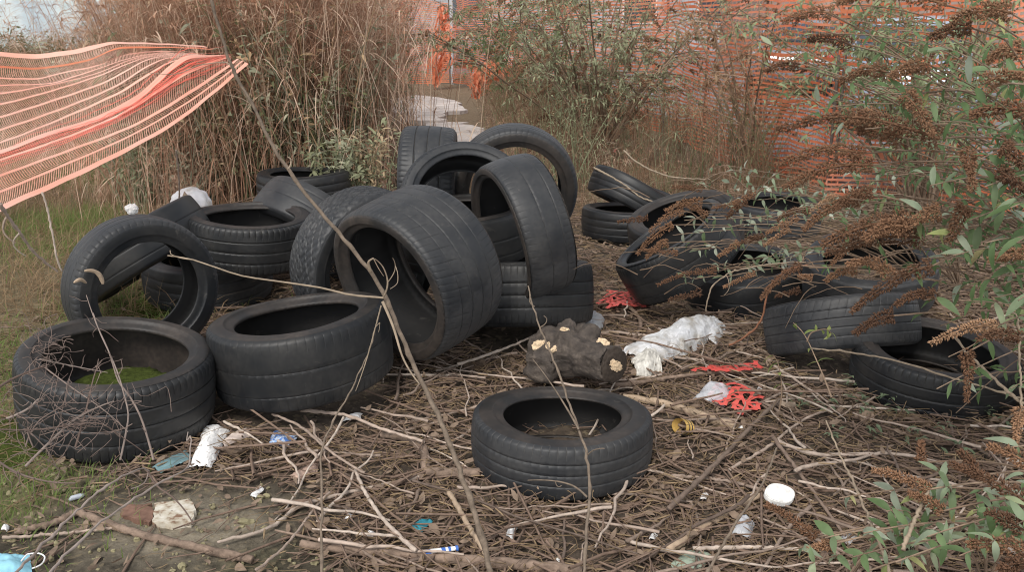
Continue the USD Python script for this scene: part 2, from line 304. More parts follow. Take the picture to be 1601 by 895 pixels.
def tyre_mesh(R, W, rb, pattern, n_lug=68, fine=True, seed=0, squash=0.0, flat=0.0, dent=None):
    """Local mesh about the z axis. Returns vertices (A, M, 3) and per-row part ids."""
    r = np.random.default_rng(seed); Wh = W / 2
    # rows across: tread first
    zs = list(np.linspace(-0.82, 0.82, 15 if fine else 9)); depth = {}
    gr = {0: (-0.45, -0.02, 0.42), 1: (), 2: (-0.5, -0.17, 0.17, 0.5), 3: (-0.38, 0.0, 0.38), 4: (-0.52, 0.1)}[pattern]
    gw = {0: 0.018, 2: 0.0115}.get(pattern, 0.011)
    gd = {0: 0.007, 1: 0.0, 2: 0.003, 3: 0.006, 4: 0.003}[pattern]
    for g in gr:
        zs = [z for z in zs if abs(z - g) > gw + 0.02]
        zs += [g - gw, g - gw + 0.006, g + gw - 0.006, g + gw]
    if pattern == 1: zs = list(np.linspace(-0.82, 0.82, 46))
    zs = np.array(sorted(zs))
    def crown(z): return R - 0.007 * (np.abs(z) / 0.82) ** 2.6
    rows = [(z, crown(z), 0) for z in zs]
    hi = R - 0.007
    up = [(0.875, hi - 0.0035), (0.91, hi - 0.008), (0.935, hi - 0.013), (0.952, hi - 0.019)]
    rows = [(-z, rr, 0) for z, rr in up[::-1]] + rows + [(z, rr, 0) for z, rr in up]
    s = R - rb
    side = [(0.962, rb + s * 0.755), (0.985, rb + s * 0.66), (1.0, rb + s * 0.53), (0.997, rb + s * 0.44), (1.0, rb + s * 0.385), (1.0, rb + s * 0.34), (0.975, rb + s * 0.315), (0.93, rb + s * 0.28),
            (0.90, rb + s * 0.2), (0.875, rb + s * 0.11), (0.85, rb + s * 0.03), (0.815, rb), (0.77, rb + s * 0.005)]
    inner = [(0.745, rb + s * 0.05), (0.77, rb + s * 0.16), (0.83, rb + s * 0.32), (0.865, rb + s * 0.52), (0.83, rb + s * 0.72), (0.74, rb + s * 0.85), (0.55, rb + s * 0.885), (0.0, rb + s * 0.89)]
    full = [(z, rr, 1) for z, rr in side]
    # order: inner(-) from centre outwards -> side(-) from bead to shoulder -> tread -> side(+) -> inner(+)
    prof = [(-z, rr, 3) for z, rr in inner[::-1]] + [(-z, rr, 2) for z, rr in side[::-1]] + rows + [(z, rr, 1) for z, rr in side] + [(z, rr, 3) for z, rr in inner[:-1]]
    prof = [(z * Wh, rr, pid) for z, rr, pid in prof]
    pz = np.array([p[0] for p in prof]); pr = np.array([p[1] for p in prof]); pid = np.array([p[2] for p in prof])
    # columns round
    if pattern == 1: th = np.arange(n_lug * 7) / (n_lug * 7) * 2 * np.pi
    elif fine: th = ((np.arange(n_lug)[:, None] + np.array([0, 0.025, 0.085, 0.11, 0.55])[None]) / n_lug).ravel() * 2 * np.pi
    else: th = np.arange(96) / 96 * 2 * np.pi
    rad = np.broadcast_to(pr, (len(th), len(pr))).copy(); zz = np.broadcast_to(pz, rad.shape)
    un = zz / Wh; tr = pid == 0
    for g in gr:
        inside = (np.abs(un - g) < gw - 0.004) & tr
        rad = np.where(inside, rad - gd, rad)
    if pattern == 1:
        ph = (th[:, None] / (2 * np.pi) * n_lug)
        a = np.abs((ph + 3.2 * np.abs(un)) % 1 - 0.5) > 0.40
        b = np.abs((ph * 0.5 - 2.6 * np.abs(un) + 0.3) % 1 - 0.5) > 0.44
        zg = (np.abs(np.abs(un) - 0.28) < 0.018) | (np.abs(un) < 0.02)
        rad = np.where((a | b | zg) & tr & (np.abs(un) < 0.9), rad - 0.0055, rad)
    elif fine:
        cols = np.tile([0, 1, 1, 0, 0], n_lug).astype(bool)[:, None]
        shoulder = (np.abs(un) > {0: 0.62, 2: 0.66, 3: 0.6, 4: 0.7}[pattern]) & (np.abs(un) < 0.945) & tr
        rad = np.where(cols & shoulder, rad - {0: 0.0045, 2: 0.0018, 3: 0.003, 4: 0.0016}[pattern], rad)
        if pattern in (2,):        # thin slanting cuts inwards from the shoulder
            sel = (np.tile([0, 1, 1, 0, 0], n_lug).astype(bool) & (np.repeat(np.arange(n_lug), 5) % 2 == 0))[:, None]
            rad = np.where(sel & (np.abs(un) > 0.3) & (np.abs(un) <= 0.66) & tr & (un > 0), rad - 0.0022, rad)
    dust = np.clip((pr[None] - rad - 0.0005) / 0.0025, 0, 1) * tr
    tht = th[:, None] + 0 * un + (0.10 * np.abs(un) * tr if pattern == 2 else 0)
    rad = rad + 0.0012 * (meshkit.noise(np.stack([np.cos(tht) * 4 + 9, np.sin(tht) * 4 + 9, un * 1.5 + 5 + seed], -1), seed) - 0.5) * (pid != 3)
    x, y, z = rad * np.cos(tht), rad * np.sin(tht), zz + 0 * rad
    z = z + 0.006 * np.sin(2 * th[:, None] + seed) * (1 + 0 * z)
    V = np.stack([x, y, z], -1)
    return V, pid, th, dust
def rot_to(a, spin):
    a = np.array(a, float) / np.linalg.norm(a); t = np.array([0, 0, 1.0]) if abs(a[2]) < 0.9 else np.array([1.0, 0, 0])
    u = np.cross(t, a); u /= np.linalg.norm(u); v = np.cross(a, u)
    c, s = math.cos(spin), math.sin(spin)
    return np.stack([c * u + s * v, -s * u + c * v, a], 1)
def make_tyre(key, label, pattern=0, mats=(0, 0), fine=True, n_lug=68, seed=0, deform=None, squash=0.0):
    dk = {'T28': .95, 'T5': .8, 'T27': .9, 'T10': .95, 'T24': .9, 'T4': 1.0, 'T13': 1.0, 'T20': .9, 'T9': .3, 'T2': .3, 'T3': .1, 'T8': .25}.get(key, .15)
    p = TY[key]; c = np.array(p[:3]); a = np.array(p[3:6]); R, W, rb = p[6:]
    V, pid, th, dust = tyre_mesh(R, W, rb, pattern, n_lug, fine, seed)
    A, M = V.shape[:2]
    V = V.copy()
    e = 0.012 + squash
    V[..., 0] *= 1 + e; V[..., 1] *= 1 - e
    V = V @ rot_to(a, seed * 0.7 + 0.3).T
    if deform is not None: V = deform(V)
    Vw = V.reshape(-1, 3) + c
    i, j = np.meshgrid(np.arange(A), np.arange(M), indexing='ij'); i2, j2 = (i + 1) % A, (j + 1) % M
    q = np.stack([i * M + j, i2 * M + j, i2 * M + j2, i * M + j2], -1)
    F = tri(q.reshape(-1, 4)); N = normals(Vw, F)
    base = np.array([c[0], c[1], Vw[:, 2].min()])
    t = thing('tyre', label, 'tyre', 'dumped tyres', base)
    strips = pid[np.arange(M)]; nxt = pid[(np.arange(M) + 1) % M]
    owner = np.where(strips == nxt, strips, np.where((strips == 0) | (nxt == 0), np.where(strips == 0, nxt, strips), np.where((strips == 3), nxt, strips)))
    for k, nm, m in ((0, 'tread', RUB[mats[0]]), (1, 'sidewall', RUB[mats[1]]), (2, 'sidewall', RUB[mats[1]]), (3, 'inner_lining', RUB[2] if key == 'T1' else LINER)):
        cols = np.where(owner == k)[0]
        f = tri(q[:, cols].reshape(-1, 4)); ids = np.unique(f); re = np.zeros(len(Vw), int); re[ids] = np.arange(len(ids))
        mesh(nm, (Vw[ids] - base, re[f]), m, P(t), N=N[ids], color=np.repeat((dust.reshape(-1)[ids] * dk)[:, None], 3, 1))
    return t
def sag(amount, ax, where):
    """Old rubber sagging: presses the part of the tyre on one side down."""
    def f(V):
        d = np.array(where, float); d /= np.linalg.norm(d)
        s = np.clip((V @ d) / 0.3, 0, 1.1)
        V = V.copy(); V[..., 2] -= amount * s ** 2; return V
    return f
make_tyre('T1', 'large wide tyre lying flat at the left front, dead brambles over it', 0, (0, 2), n_lug=76, seed=1)
make_tyre('T28', 'smaller tyre lying flat alone on the sticks in the front centre', 3, (1, 2), n_lug=70, seed=2)
make_tyre('T6', 'tyre lying slightly tilted between the brambled left tyre and the very wide one', 4, (0, 2), n_lug=66, seed=3)
make_tyre('T8', 'very wide worn tyre propped on edge in the middle with its dark opening facing left', 2, (1, 2), n_lug=74, seed=4)
make_tyre('T7', 'tyre with chevron winter tread leaning behind the very wide open tyre', 1, (1, 0), n_lug=46, seed=5)
make_tyre('T5', 'tyre lying flat on top of the left stack, thin brown ring on its rim', 0, (0, 2), seed=6)
make_tyre('T4', 'tyre at the bottom of the left stack, seen through the upright ring', 0, (1, 1), seed=7, fine=False)
make_tyre('T2', 'tyre standing on edge as an open ring behind the brambled left one', 0, (1, 0), seed=8)
make_tyre('T3', 'tilted tyre leaning behind the upright ring, its dark tread showing through the hole', 4, (0, 0), seed=9, fine=False)
make_tyre('T9', 'wide tyre lying flat at the right foot of the heap beside the stump', 3, (0, 0), seed=10)
make_tyre('T10', 'tyre leaning on the right of the heap, its small dark opening facing left', 4, (1, 2), seed=11)
make_tyre('T11', 'dark tyre stacked flat, wedged between the very wide tyre and the leaning one', 4, (0, 2), seed=12, fine=False)
make_tyre('T12', 'tilted ring tyre on top of the heap, in front of the edge-on one', 3, (1, 1), seed=13)
make_tyre('T13', 'upright tyre seen edge-on at the top of the heap, tread with pale grooves', 0, (1, 1), seed=14)
make_tyre('T14', 'upright ring tyre at the back right top of the heap, ground visible through it', 3, (1, 2), seed=15)
make_tyre('T17', 'tyre leaning behind the left stack, only its rounded tread showing', 4, (1, 0), seed=16, fine=False)
make_tyre('T18', 'farthest left tyre, lying flat against the dry reeds', 0, (0, 0), seed=17, fine=False)
make_tyre('T20', 'tyre lying flat by the path right of the heap, in front of a slanted one', 0, (0, 2), seed=18, fine=False)
make_tyre('T19', 'slanted sunken tyre at the foot of the middle bush', 3, (0, 0), seed=19, fine=False, deform=sag(0.05, 0, (0.6, -0.5, 0)))
make_tyre('T21', 'tyre behind the gaping tilted one on the right, its curved rim showing', 0, (0, 2), seed=20, fine=False, deform=sag(0.03, 0, (0.5, -0.5, 0)))
make_tyre('T22', 'tilted tyre on the right gaping up to the left, seed heads in its opening', 4, (0, 0), seed=21, squash=0.02)
make_tyre('T23', 'slumped dark tyre in the right group with a dent in its near side', 4, (0, 0), seed=22, fine=False, deform=sag(0.05, 0, (-0.5, -0.8, 0)))
make_tyre('T24', 'grooved tyre lying at the back of the right group near the net fence', 0, (1, 0), seed=23, fine=False)
make_tyre('T25', 'grey worn tyre tipped away on the right with slanting tread cuts', 2, (1, 1), seed=24, n_lug=60)
make_tyre('T26', 'dull tyre half hidden by rusty seed heads on the right', 4, (1, 1), seed=25, fine=False)
make_tyre('T27', 'tyre lying flat at the right front under twigs and seed heads', 0, (0, 2), seed=26)

# ------------------------------------------------------------------ ground cover: sticks, leaves, straw, moss
stick_ramp = [(0.0, (0.09, 0.065, 0.052)), (0.2, (0.22, 0.165, 0.13)), (0.5, (0.38, 0.3, 0.245)), (0.85, (0.47, 0.395, 0.33)), (1.0, (0.17, 0.115, 0.085))]
STICK = varied('dead_twig', stick_ramp, 0.85, 0.2, nscale=40.0, bump=0.5)
LEAFD = varied('dead_leaf', [(0.0, (0.1, 0.07, 0.05)), (0.35, (0.2, 0.145, 0.105)), (0.7, (0.3, 0.22, 0.16)), (1.0, (0.42, 0.34, 0.26))], 0.8, 0.25, 0.15, 60.0)
STRAW = varied('dry_straw', [(0.0, (0.2, 0.135, 0.075)), (0.5, (0.36, 0.26, 0.155)), (1.0, (0.5, 0.4, 0.26))], 0.7, 0.3, 0.2, 30.0)
GRASS = varied('green_grass', [(0.0, (0.07, 0.1, 0.03)), (0.45, (0.13, 0.19, 0.05)), (0.8, (0.21, 0.25, 0.085)), (1.0, (0.38, 0.32, 0.18))], 0.6, 0.3, 0.3, 20.0)
MOSS = simple('moss', (0.045, 0.058, 0.013), 0.95, 0.1, 0.45, 60.0, 1.0, 220.0)
BARK = simple('bark', (0.2, 0.145, 0.11), 0.9, 0.2, 0.45, 28.0, 1.0, 90.0)
PALEWOOD = simple('pale_wood', (0.36, 0.27, 0.19), 0.8, 0.25, 0.3, 30.0, 0.5, 120.0)
inside_tyres = [(np.array(v[:2]), v[6], v[8], v[5]) for v in TY.values() if abs(v[5]) > 0.9 and v[2] < 0.3]
def litter_density(x, y):
    b, l, mo, fa = regions(x, y)
    d = np.clip(1 - b * 0.93, 0, 1) * np.clip(1 - 0.85 * l, 0, 1) * np.exp(-np.clip(y - 4.2, 0, None) / 2.2)
    for c, R, rb, az in inside_tyres:
        r = np.hypot(x - c[0], y - c[1]); d = np.where(r < R * 0.97, np.where(r < rb, 0.02, 0.0), d)
    return d
def scatter(n, x0, x1, y0, y1, dens, rng, power=1.0):
    out = []
    while sum(map(len, out)) < n:
        m = n * 3; u = rng.random(m)
        y = y0 + (y1 - y0) * u ** power; x = rng.uniform(x0, x1, m)
        keep = (rng.random(m) < dens(x, y)) & (np.abs(x) < 0.62 * y + 0.35)
        out.append(np.stack([x[keep], y[keep]], 1))
    return np.vstack(out)[:n]
def stick_lines(xy, L, rng, K=4, lift=0.02, az=None, bend=0.12, tilt=0.08):
    n = len(xy); a = rng.uniform(0, np.pi * 2, n) if az is None else az
    t = np.linspace(-0.5, 0.5, K)
    dx, dy = np.cos(a), np.sin(a)
    off = (rng.normal(0, bend, (n, K)) * np.array([0.4] + [1.0] * (K - 2) + [0.4])) * L[:, None] * 0.5
    x = xy[:, :1] + dx[:, None] * t * L[:, None] - dy[:, None] * off; y = xy[:, 1:] + dy[:, None] * t * L[:, None] + dx[:, None] * off
    z0 = hgt(x, y) + lift[:, None] if np.ndim(lift) else hgt(x, y) + lift
    z = z0 + t * L[:, None] * rng.normal(0, tilt, n)[:, None]
    z = np.maximum(z, hgt(x, y) + 0.002)
    return np.stack([x, y, z], -1)
rng = np.random.default_rng(11)
# small woody litter: nobody could count it
xy = scatter(11500, -2.2, 3.4, 1.7, 8.0, litter_density, rng, 1.35)
L = np.exp(rng.normal(-2.15, 0.6, len(xy))); lines = stick_lines(xy, L, rng, 4, rng.exponential(0.013, len(xy)) + 0.004, bend=0.05)
R = np.clip(L * 0.014, 0.0011, 0.0038)[:, None] * rng.uniform(0.7, 1.5, (len(xy), 1)) * np.array([1.1, 1.0, 0.9, 0.65])
mesh('twig_litter', tubes(lines, R, 4, cap=False), STICK, kind='stuff', label='carpet of small broken brown twigs over the ground')
# dead leaf flakes
xy = scatter(13000, -2.6, 3.6, 1.7, 9.0, lambda x, y: np.clip(litter_density(x, y) + 0.25, 0, 1) * (litter_density(x, y) > 0.01), rng, 1.3)
n = len(xy); B = np.column_stack([xy, hgt(xy[:, 0], xy[:, 1]) + rng.exponential(0.012, n) + 0.004]); a = rng.uniform(0, 6.28, n)
D = np.stack([np.cos(a), np.sin(a), rng.normal(0.1, 0.25, n)], 1); Nn = np.stack([rng.normal(0, 0.45, n), rng.normal(0, 0.45, n), np.ones(n)], 1)
Ll = rng.uniform(0.012, 0.05, n)
mesh('leaf_litter', leaves(B, D, Nn, Ll, Ll * rng.uniform(0.35, 0.7, n), rng.uniform(-0.5, 0.6, n), rng.uniform(0.1, 0.9), 4), LEAFD, kind='stuff', label='brown crumbled dead leaves among the twigs')
xy = scatter(5000, -1.6, 3.6, 1.7, 7.0, litter_density, rng, 1.3); n = len(xy); L = rng.uniform(0.012, 0.06, n)
mesh('wood_chips', tubes(stick_lines(xy, L, rng, 3, rng.exponential(0.012, n) + 0.012, bend=0.06), (L * 0.06).clip(0.0012, 0.003)[:, None] * np.array([0.8, 1, 0.6]), 4, cap=False), STRAW, kind='stuff', label='pale splinters and broken straw over the litter')
# straw: curved dry blades, denser on the left
def straw_d(x, y):
    b, l, mo, fa = regions(x, y); d = np.clip(0.42 + l * 0.6 + fa * 0.4 - b * 0.38, 0, 1)
    for c, R_, rb, az in inside_tyres:
        r = np.hypot(x - c[0], y - c[1]); d = np.where(r < R_ * 0.98, 0.0, d)
    return d
xy = scatter(19000, -5.5, 4.0, 1.8, 10.0, straw_d, rng, 1.25)
n = len(xy); L = rng.uniform(0.06, 0.28, n); lines = stick_lines(xy, L, rng, 5, 0.006 + rng.exponential(0.012, n), bend=0.11, tilt=0.12)
lines[:, :, 2] += (np.sin(np.linspace(0, np.pi, 5))[None] * rng.uniform(0, 0.035, (n, 1)))
mesh('straw', tubes(lines, rng.uniform(0.0006, 0.0016, (n, 1)) * np.array([1, 1.2, 1.1, 0.9, 0.3]), 3, cap=False), STRAW, kind='stuff', label='pale dry grass blades lying on the ground')
# green grass tufts on the left
def blades(xy, L, wd, rng, lean=0.35, K=4):
    n = len(xy); a = rng.uniform(0, 6.28, n); le = rng.normal(0, lean, n); t = np.linspace(0, 1, K)
    x = xy[:, :1] + np.cos(a)[:, None] * le[:, None] * L[:, None] * t ** 1.7; y = xy[:, 1:] + np.sin(a)[:, None] * le[:, None] * L[:, None] * t ** 1.7
    z = hgt(xy[:, 0], xy[:, 1])[:, None] - 0.01 + L[:, None] * t * (1 - 0.25 * np.abs(le)[:, None] * t)
    Pn = np.stack([x, y, z], -1); s = np.stack([-np.sin(a + 1.1), np.cos(a + 1.1), 0 * a], 1)[:, None] * (wd[:, None] * (1 - t ** 2 * 0.95))[..., None]
    V = np.stack([Pn - s, Pn + s], 2).reshape(n, K * 2, 3); q = [[i * 2, i * 2 + 1, i * 2 + 3, i * 2 + 2] for i in range(K - 1)]
    return V.reshape(-1, 3), (tri(np.array(q))[None] + (np.arange(n) * K * 2)[:, None, None]).reshape(-1, 3)
tufts = [G(160, 268), G(185, 290), G(140, 285), G(95, 352), G(60, 360), G(125, 350), G(200, 275), G(110, 260), G(25, 740), G(50, 780), G(70, 720), G(10, 690), G(30, 820), G(90, 760), G(250, 480), G(215, 470), G(20, 610), G(8, 650), G(0, 560), G(60, 400), G(350, 300)]
xy = np.vstack([c[None, :2] + rng.normal(0, 0.13 + 0.02 * c[1], (230 if c[1] < 3.6 else 900, 2)) for c in tufts])
keep = np.ones(len(xy), bool)
for c, R_, rb, az in inside_tyres: keep &= np.hypot(xy[:, 0] - c[0], xy[:, 1] - c[1]) > R_
xy = xy[keep]; n = len(xy)
mesh('grass', blades(xy, rng.uniform(0.02, 0.1, n) * (0.25 + xy[:, 1] * 0.2), rng.uniform(0.0012, 0.0028, n), rng, 0.6), GRASS, kind='stuff', label='patches of short green grass on the left side')
# dry weedy cover on the left bank
xy = np.vstack([scatter(9000, -7.5, -1.3, 4.6, 12.0, lambda x, y: np.clip(regions(x, y)[1] * 1.0, 0, 1), rng, 1.2)]); n = len(xy)
mesh('dry_grass', blades(xy, rng.uniform(0.05, 0.3, n), rng.uniform(0.0012, 0.003, n), rng, 0.9), STRAW, kind='stuff', label='thin dry grass behind the left tyres')
# moss inside the large left tyre and by the upright ring
def mound(c, rx, ry, h, seed, n=40, flat=1.0):
    u = np.linspace(-1, 1, n); X, Y = np.meshgrid(u, u, indexing='ij'); rr = np.hypot(X, Y)
    q = np.stack([X * 3 + seed, Y * 3, 0 * X], -1); ed = 0.8 + 0.35 * (meshkit.fbm(q, 3, seed) - 0.5)
    Z = h * np.clip(flat * (1 - (rr / ed) ** 2), -0.6, 1) + 0.012 * (meshkit.noise(q * 9, seed) - 0.3)
    x = c[0] + X * rx; y = c[1] + Y * ry; return grid(np.stack([x, y, hgt(x, y) + Z], -1))
mesh('moss', mound((-1.42, 3.28), 0.33, 0.33, 0.15, 2, flat=2.4), MOSS, kind='stuff', label='bright green moss inside the large left tyre')
mesh('moss', mound(G(245, 478), 0.3, 0.35, 0.02, 5), MOSS, kind='stuff', label='green moss on the ground inside the upright ring')
mesh('moss', mound(G(20, 690), 0.25, 0.3, 0.03, 8), MOSS, kind='stuff', label='green moss at the left edge beside the large tyre')
# crumbs of yellowish stone on the bare soil
xy = scatter(700, -1.9, 0.3, 1.8, 3.1, lambda x, y: regions(x, y)[0] * 0.9 + 0.03, rng, 1.0)
import trimesh
ico = trimesh.creation.icosphere(1, 1.0); iv, ifc = np.array(ico.vertices), np.array(ico.faces)
def pebbles(xy, size, rng):
    V = []; 
    for (x, y), s in zip(xy, size):
        v = iv * rng.uniform(0.6, 1.3, 3) * s * (1 + 0.25 * rng.normal(0, 1, (len(iv), 1)).clip(-1, 1)); V.append(v + [x, y, float(hgt(x, y)) + s * 0.4])
    n = len(xy); return np.vstack(V), (ifc[None] + (np.arange(n) * len(iv))[:, None, None]).reshape(-1, 3)
mesh('gravel', pebbles(xy, np.exp(rng.normal(-5.4, 0.45, len(xy))), rng), varied('gravel_stone', [(0, (0.16, 0.14, 0.09)), (0.5, (0.27, 0.24, 0.14)), (1, (0.4, 0.37, 0.3))], 0.9, 0.2), smooth=False, kind='stuff', label='small yellowish stones on the bare soil')

# single fallen sticks that one could pick up
xy = scatter(270, -1.0, 2.6, 1.85, 4.6, lambda x, y: litter_density(x, y) ** 2, rng, 1.3)
for k, (x, y) in enumerate(xy):
    Lk = float(np.clip(np.exp(rng.normal(-1.05, 0.38)), 0.16, 0.8)); ln = stick_lines(np.array([[x, y]]), np.array([Lk]), rng, 7, np.array([rng.uniform(0.014, 0.055)]), bend=0.03, tilt=0.06)[0]
    ln = spline(ln, 13); ln += rng.normal(0, 0.0012, ln.shape); r = rng.uniform(0.0028, 0.0062) * np.linspace(1.15, 0.55, 13)
    c_ = ln.mean(0); q_ = c_ - [0, 0, CAMH]; dd = q_[1] * cp - q_[2] * sp; px_ = 800.5 + FPX * q_[0] / dd; py_ = 447.5 - FPX * (q_[1] * sp + q_[2] * cp) / dd
    row = 'along the bottom edge' if py_ > 800 else 'level with the front centre tyre' if py_ > 620 else 'behind the front centre tyre'
    col = 'left of the leaning pale stem' if px_ < 620 + (py_ - 500) * 0.38 else 'between the leaning stem and the front tyre' if px_ < 760 else 'before or behind the front tyre' if px_ < 1010 else 'right of the front centre tyre' if px_ < 1280 else 'under the right bush'
    size = 'long' if Lk > 0.42 else 'short'; lb = f'{size} dry brown stick {row}, {col}' if 'front' not in row or 'front' not in col else f'{size} dry brown stick {col}, ' + {'level with the front centre tyre': 'in the middle ground', 'behind the front centre tyre': 'towards the tyre heap'}[row]
    mesh('fallen_stick', tubes(ln, r, 6), STICK, label=lb, cat='stick', group=f'{size} sticks {row} {col}')

def px_line(pts, d=None, lift=0.01, n=24):
    """A polyline through pixels: on the ground, or at the distances d from the lens."""
    if d is None: w = [G(x, y, lift) for x, y in pts]
    else: w = [at(x, y, dd) for (x, y), dd in zip(pts, np.interp(np.linspace(0, 1, len(pts)), np.linspace(0, 1, len(d)), d))]
    return spline(np.array(w), n)
def branch(name, label, pts, r0, r1, d=None, lift=0.015, m=None, cat='branch', n=26, parts=(), rough=0.1, S=8, group=None, knots=0):
    t = thing(name, label, cat, group); rg = np.random.default_rng(abs(int(pts[0][0] * 7 + pts[0][1])) % 9999)
    n = n + 10; ln = px_line(pts, d, lift, n); ln = ln + rg.normal(0, 0.0011, ln.shape); r = np.linspace(r0, r1, n) * (1 + rough * rg.normal(0, 1, n).clip(-1.5, 1.5))
    if d is not None: r[rg.integers(2, n - 2, n // 7)] *= 1.3
    for k in range(knots): r[rg.integers(2, n - 2)] *= 1.35
    mesh('stem', tubes(ln, r, S), m or STICK, P(t))
    for q, ra, rb_, dd in parts:
        l2 = px_line(q, dd, lift + 0.01, 14); mesh('side_twig', tubes(l2, np.linspace(ra, rb_, 14), 5), m or STICK, P(t))
    return t
branch('fallen_log', 'long peeling log along the bottom edge in the centre', [(470, 852), (560, 862), (660, 872), (760, 880), (910, 896)], 0.012, 0.019, lift=0.02, m=BARK, parts=[([(560, 862), (500, 846), (430, 830)], 0.006, 0.003, None)])
branch('fallen_log', 'bare brown log at the bottom left below the pale stone', [(120, 800), (205, 832), (300, 855), (394, 876)], 0.013, 0.012, lift=0.016, m=BARK)
branch('fallen_branch', 'bent branch at the left edge meeting the bare brown log', [(22, 832), (70, 822), (122, 800)], 0.009, 0.011, m=BARK)
branch('fallen_branch', 'thin straight branch at the left edge below the bent one', [(4, 842), (80, 836), (180, 826)], 0.005, 0.004)
branch('fallen_log', 'crooked thick branch left of the front centre tyre, ending in a knob', [(596, 681), (638, 688), (664, 710), (668, 738), (700, 740), (752, 738)], 0.014, 0.017, lift=0.025, m=BARK, knots=3)
branch('fallen_branch', 'stout pale branch at the bottom right pointing up to the white lid', [(1045, 862), (1098, 826), (1153, 794), (1188, 775)], 0.013, 0.009, lift=0.03, m=PALEWOOD, knots=2)
branch('fallen_branch', 'long straight branch right of the front centre tyre', [(1046, 796), (1120, 725), (1180, 662), (1218, 626)], 0.009, 0.007, lift=0.05)
branch('fallen_branch', 'thin branch running down to the right past the white lid', [(1207, 682), (1263, 758), (1320, 838)], 0.007, 0.004, lift=0.05)
branch('fallen_branch', 'straight reddish stick above the bottom edge at the right', [(1083, 858), (1180, 857), (1272, 862)], 0.006, 0.006, lift=0.03)
branch('fallen_branch', 'grey flat branch from the middle of the litter towards the right tyre', [(1215, 690), (1290, 712), (1390, 710), (1480, 728)], 0.008, 0.005, lift=0.03)
branch('fallen_branch', 'long branch lying behind the front centre tyre towards the red net', [(960, 605), (1040, 592), (1130, 583), (1230, 586)], 0.011, 0.005, lift=0.04, m=BARK)
branch('fallen_branch', 'split pale wood under the gold ring behind the front tyre', [(975, 622), (1040, 632), (1090, 648), (1150, 668)], 0.014, 0.017, lift=0.02, m=PALEWOOD)
branch('fallen_branch', 'thin branch crossing from the bare soil up towards the crooked one', [(340, 848), (420, 826), (470, 792), (560, 768), (655, 747)], 0.005, 0.007, lift=0.02)
branch('fallen_branch', 'straight stick at the bottom centre pointing to the front tyre', [(400, 893), (450, 850), (497, 790), (515, 770)], 0.004, 0.004, lift=0.03)
branch('fallen_branch', 'straight stick across the middle of the front litter', [(556, 735), (590, 800), (650, 862)], 0.005, 0.007, lift=0.05)
branch('fallen_branch', 'pale thick stick beside the leaning stem at the bottom centre', [(702, 770), (728, 815), (760, 868)], 0.009, 0.007, lift=0.04, m=PALEWOOD)
branch('fallen_branch', 'slanting stick behind the tilted tyre on the litter', [(470, 642), (530, 648), (600, 672), (660, 690)], 0.007, 0.005, lift=0.06)
branch('fallen_branch', 'long curved stick from the tilted tyre to the litter centre', [(425, 648), (470, 668), (510, 702), (570, 740)], 0.005, 0.004, lift=0.07)
branch('fallen_branch', 'straight stick propped against the stump', [(716, 570), (790, 545), (868, 506)], 0.006, 0.004, lift=0.06)
branch('fallen_branch', 'curved branch by the red net at the right foot of the heap', [(905, 535), (960, 520), (1010, 525), (1060, 500)], 0.009, 0.006, lift=0.03)
branch('fallen_branch', 'looped root rising from the litter under the gaping tyre', [(960, 476), (985, 482), (1000, 500), (990, 530)], 0.010, 0.008, lift=0.03, m=BARK)
branch('fallen_branch', 'brown stick under the right front tyre at the edge of the litter', [(1140, 735), (1200, 700), (1260, 655), (1300, 640)], 0.006, 0.004, lift=0.03)
branch('fallen_branch', 'weathered stick in the right litter below the flat right tyre', [(1050, 745), (1130, 752), (1200, 770)], 0.006, 0.005, lift=0.025)

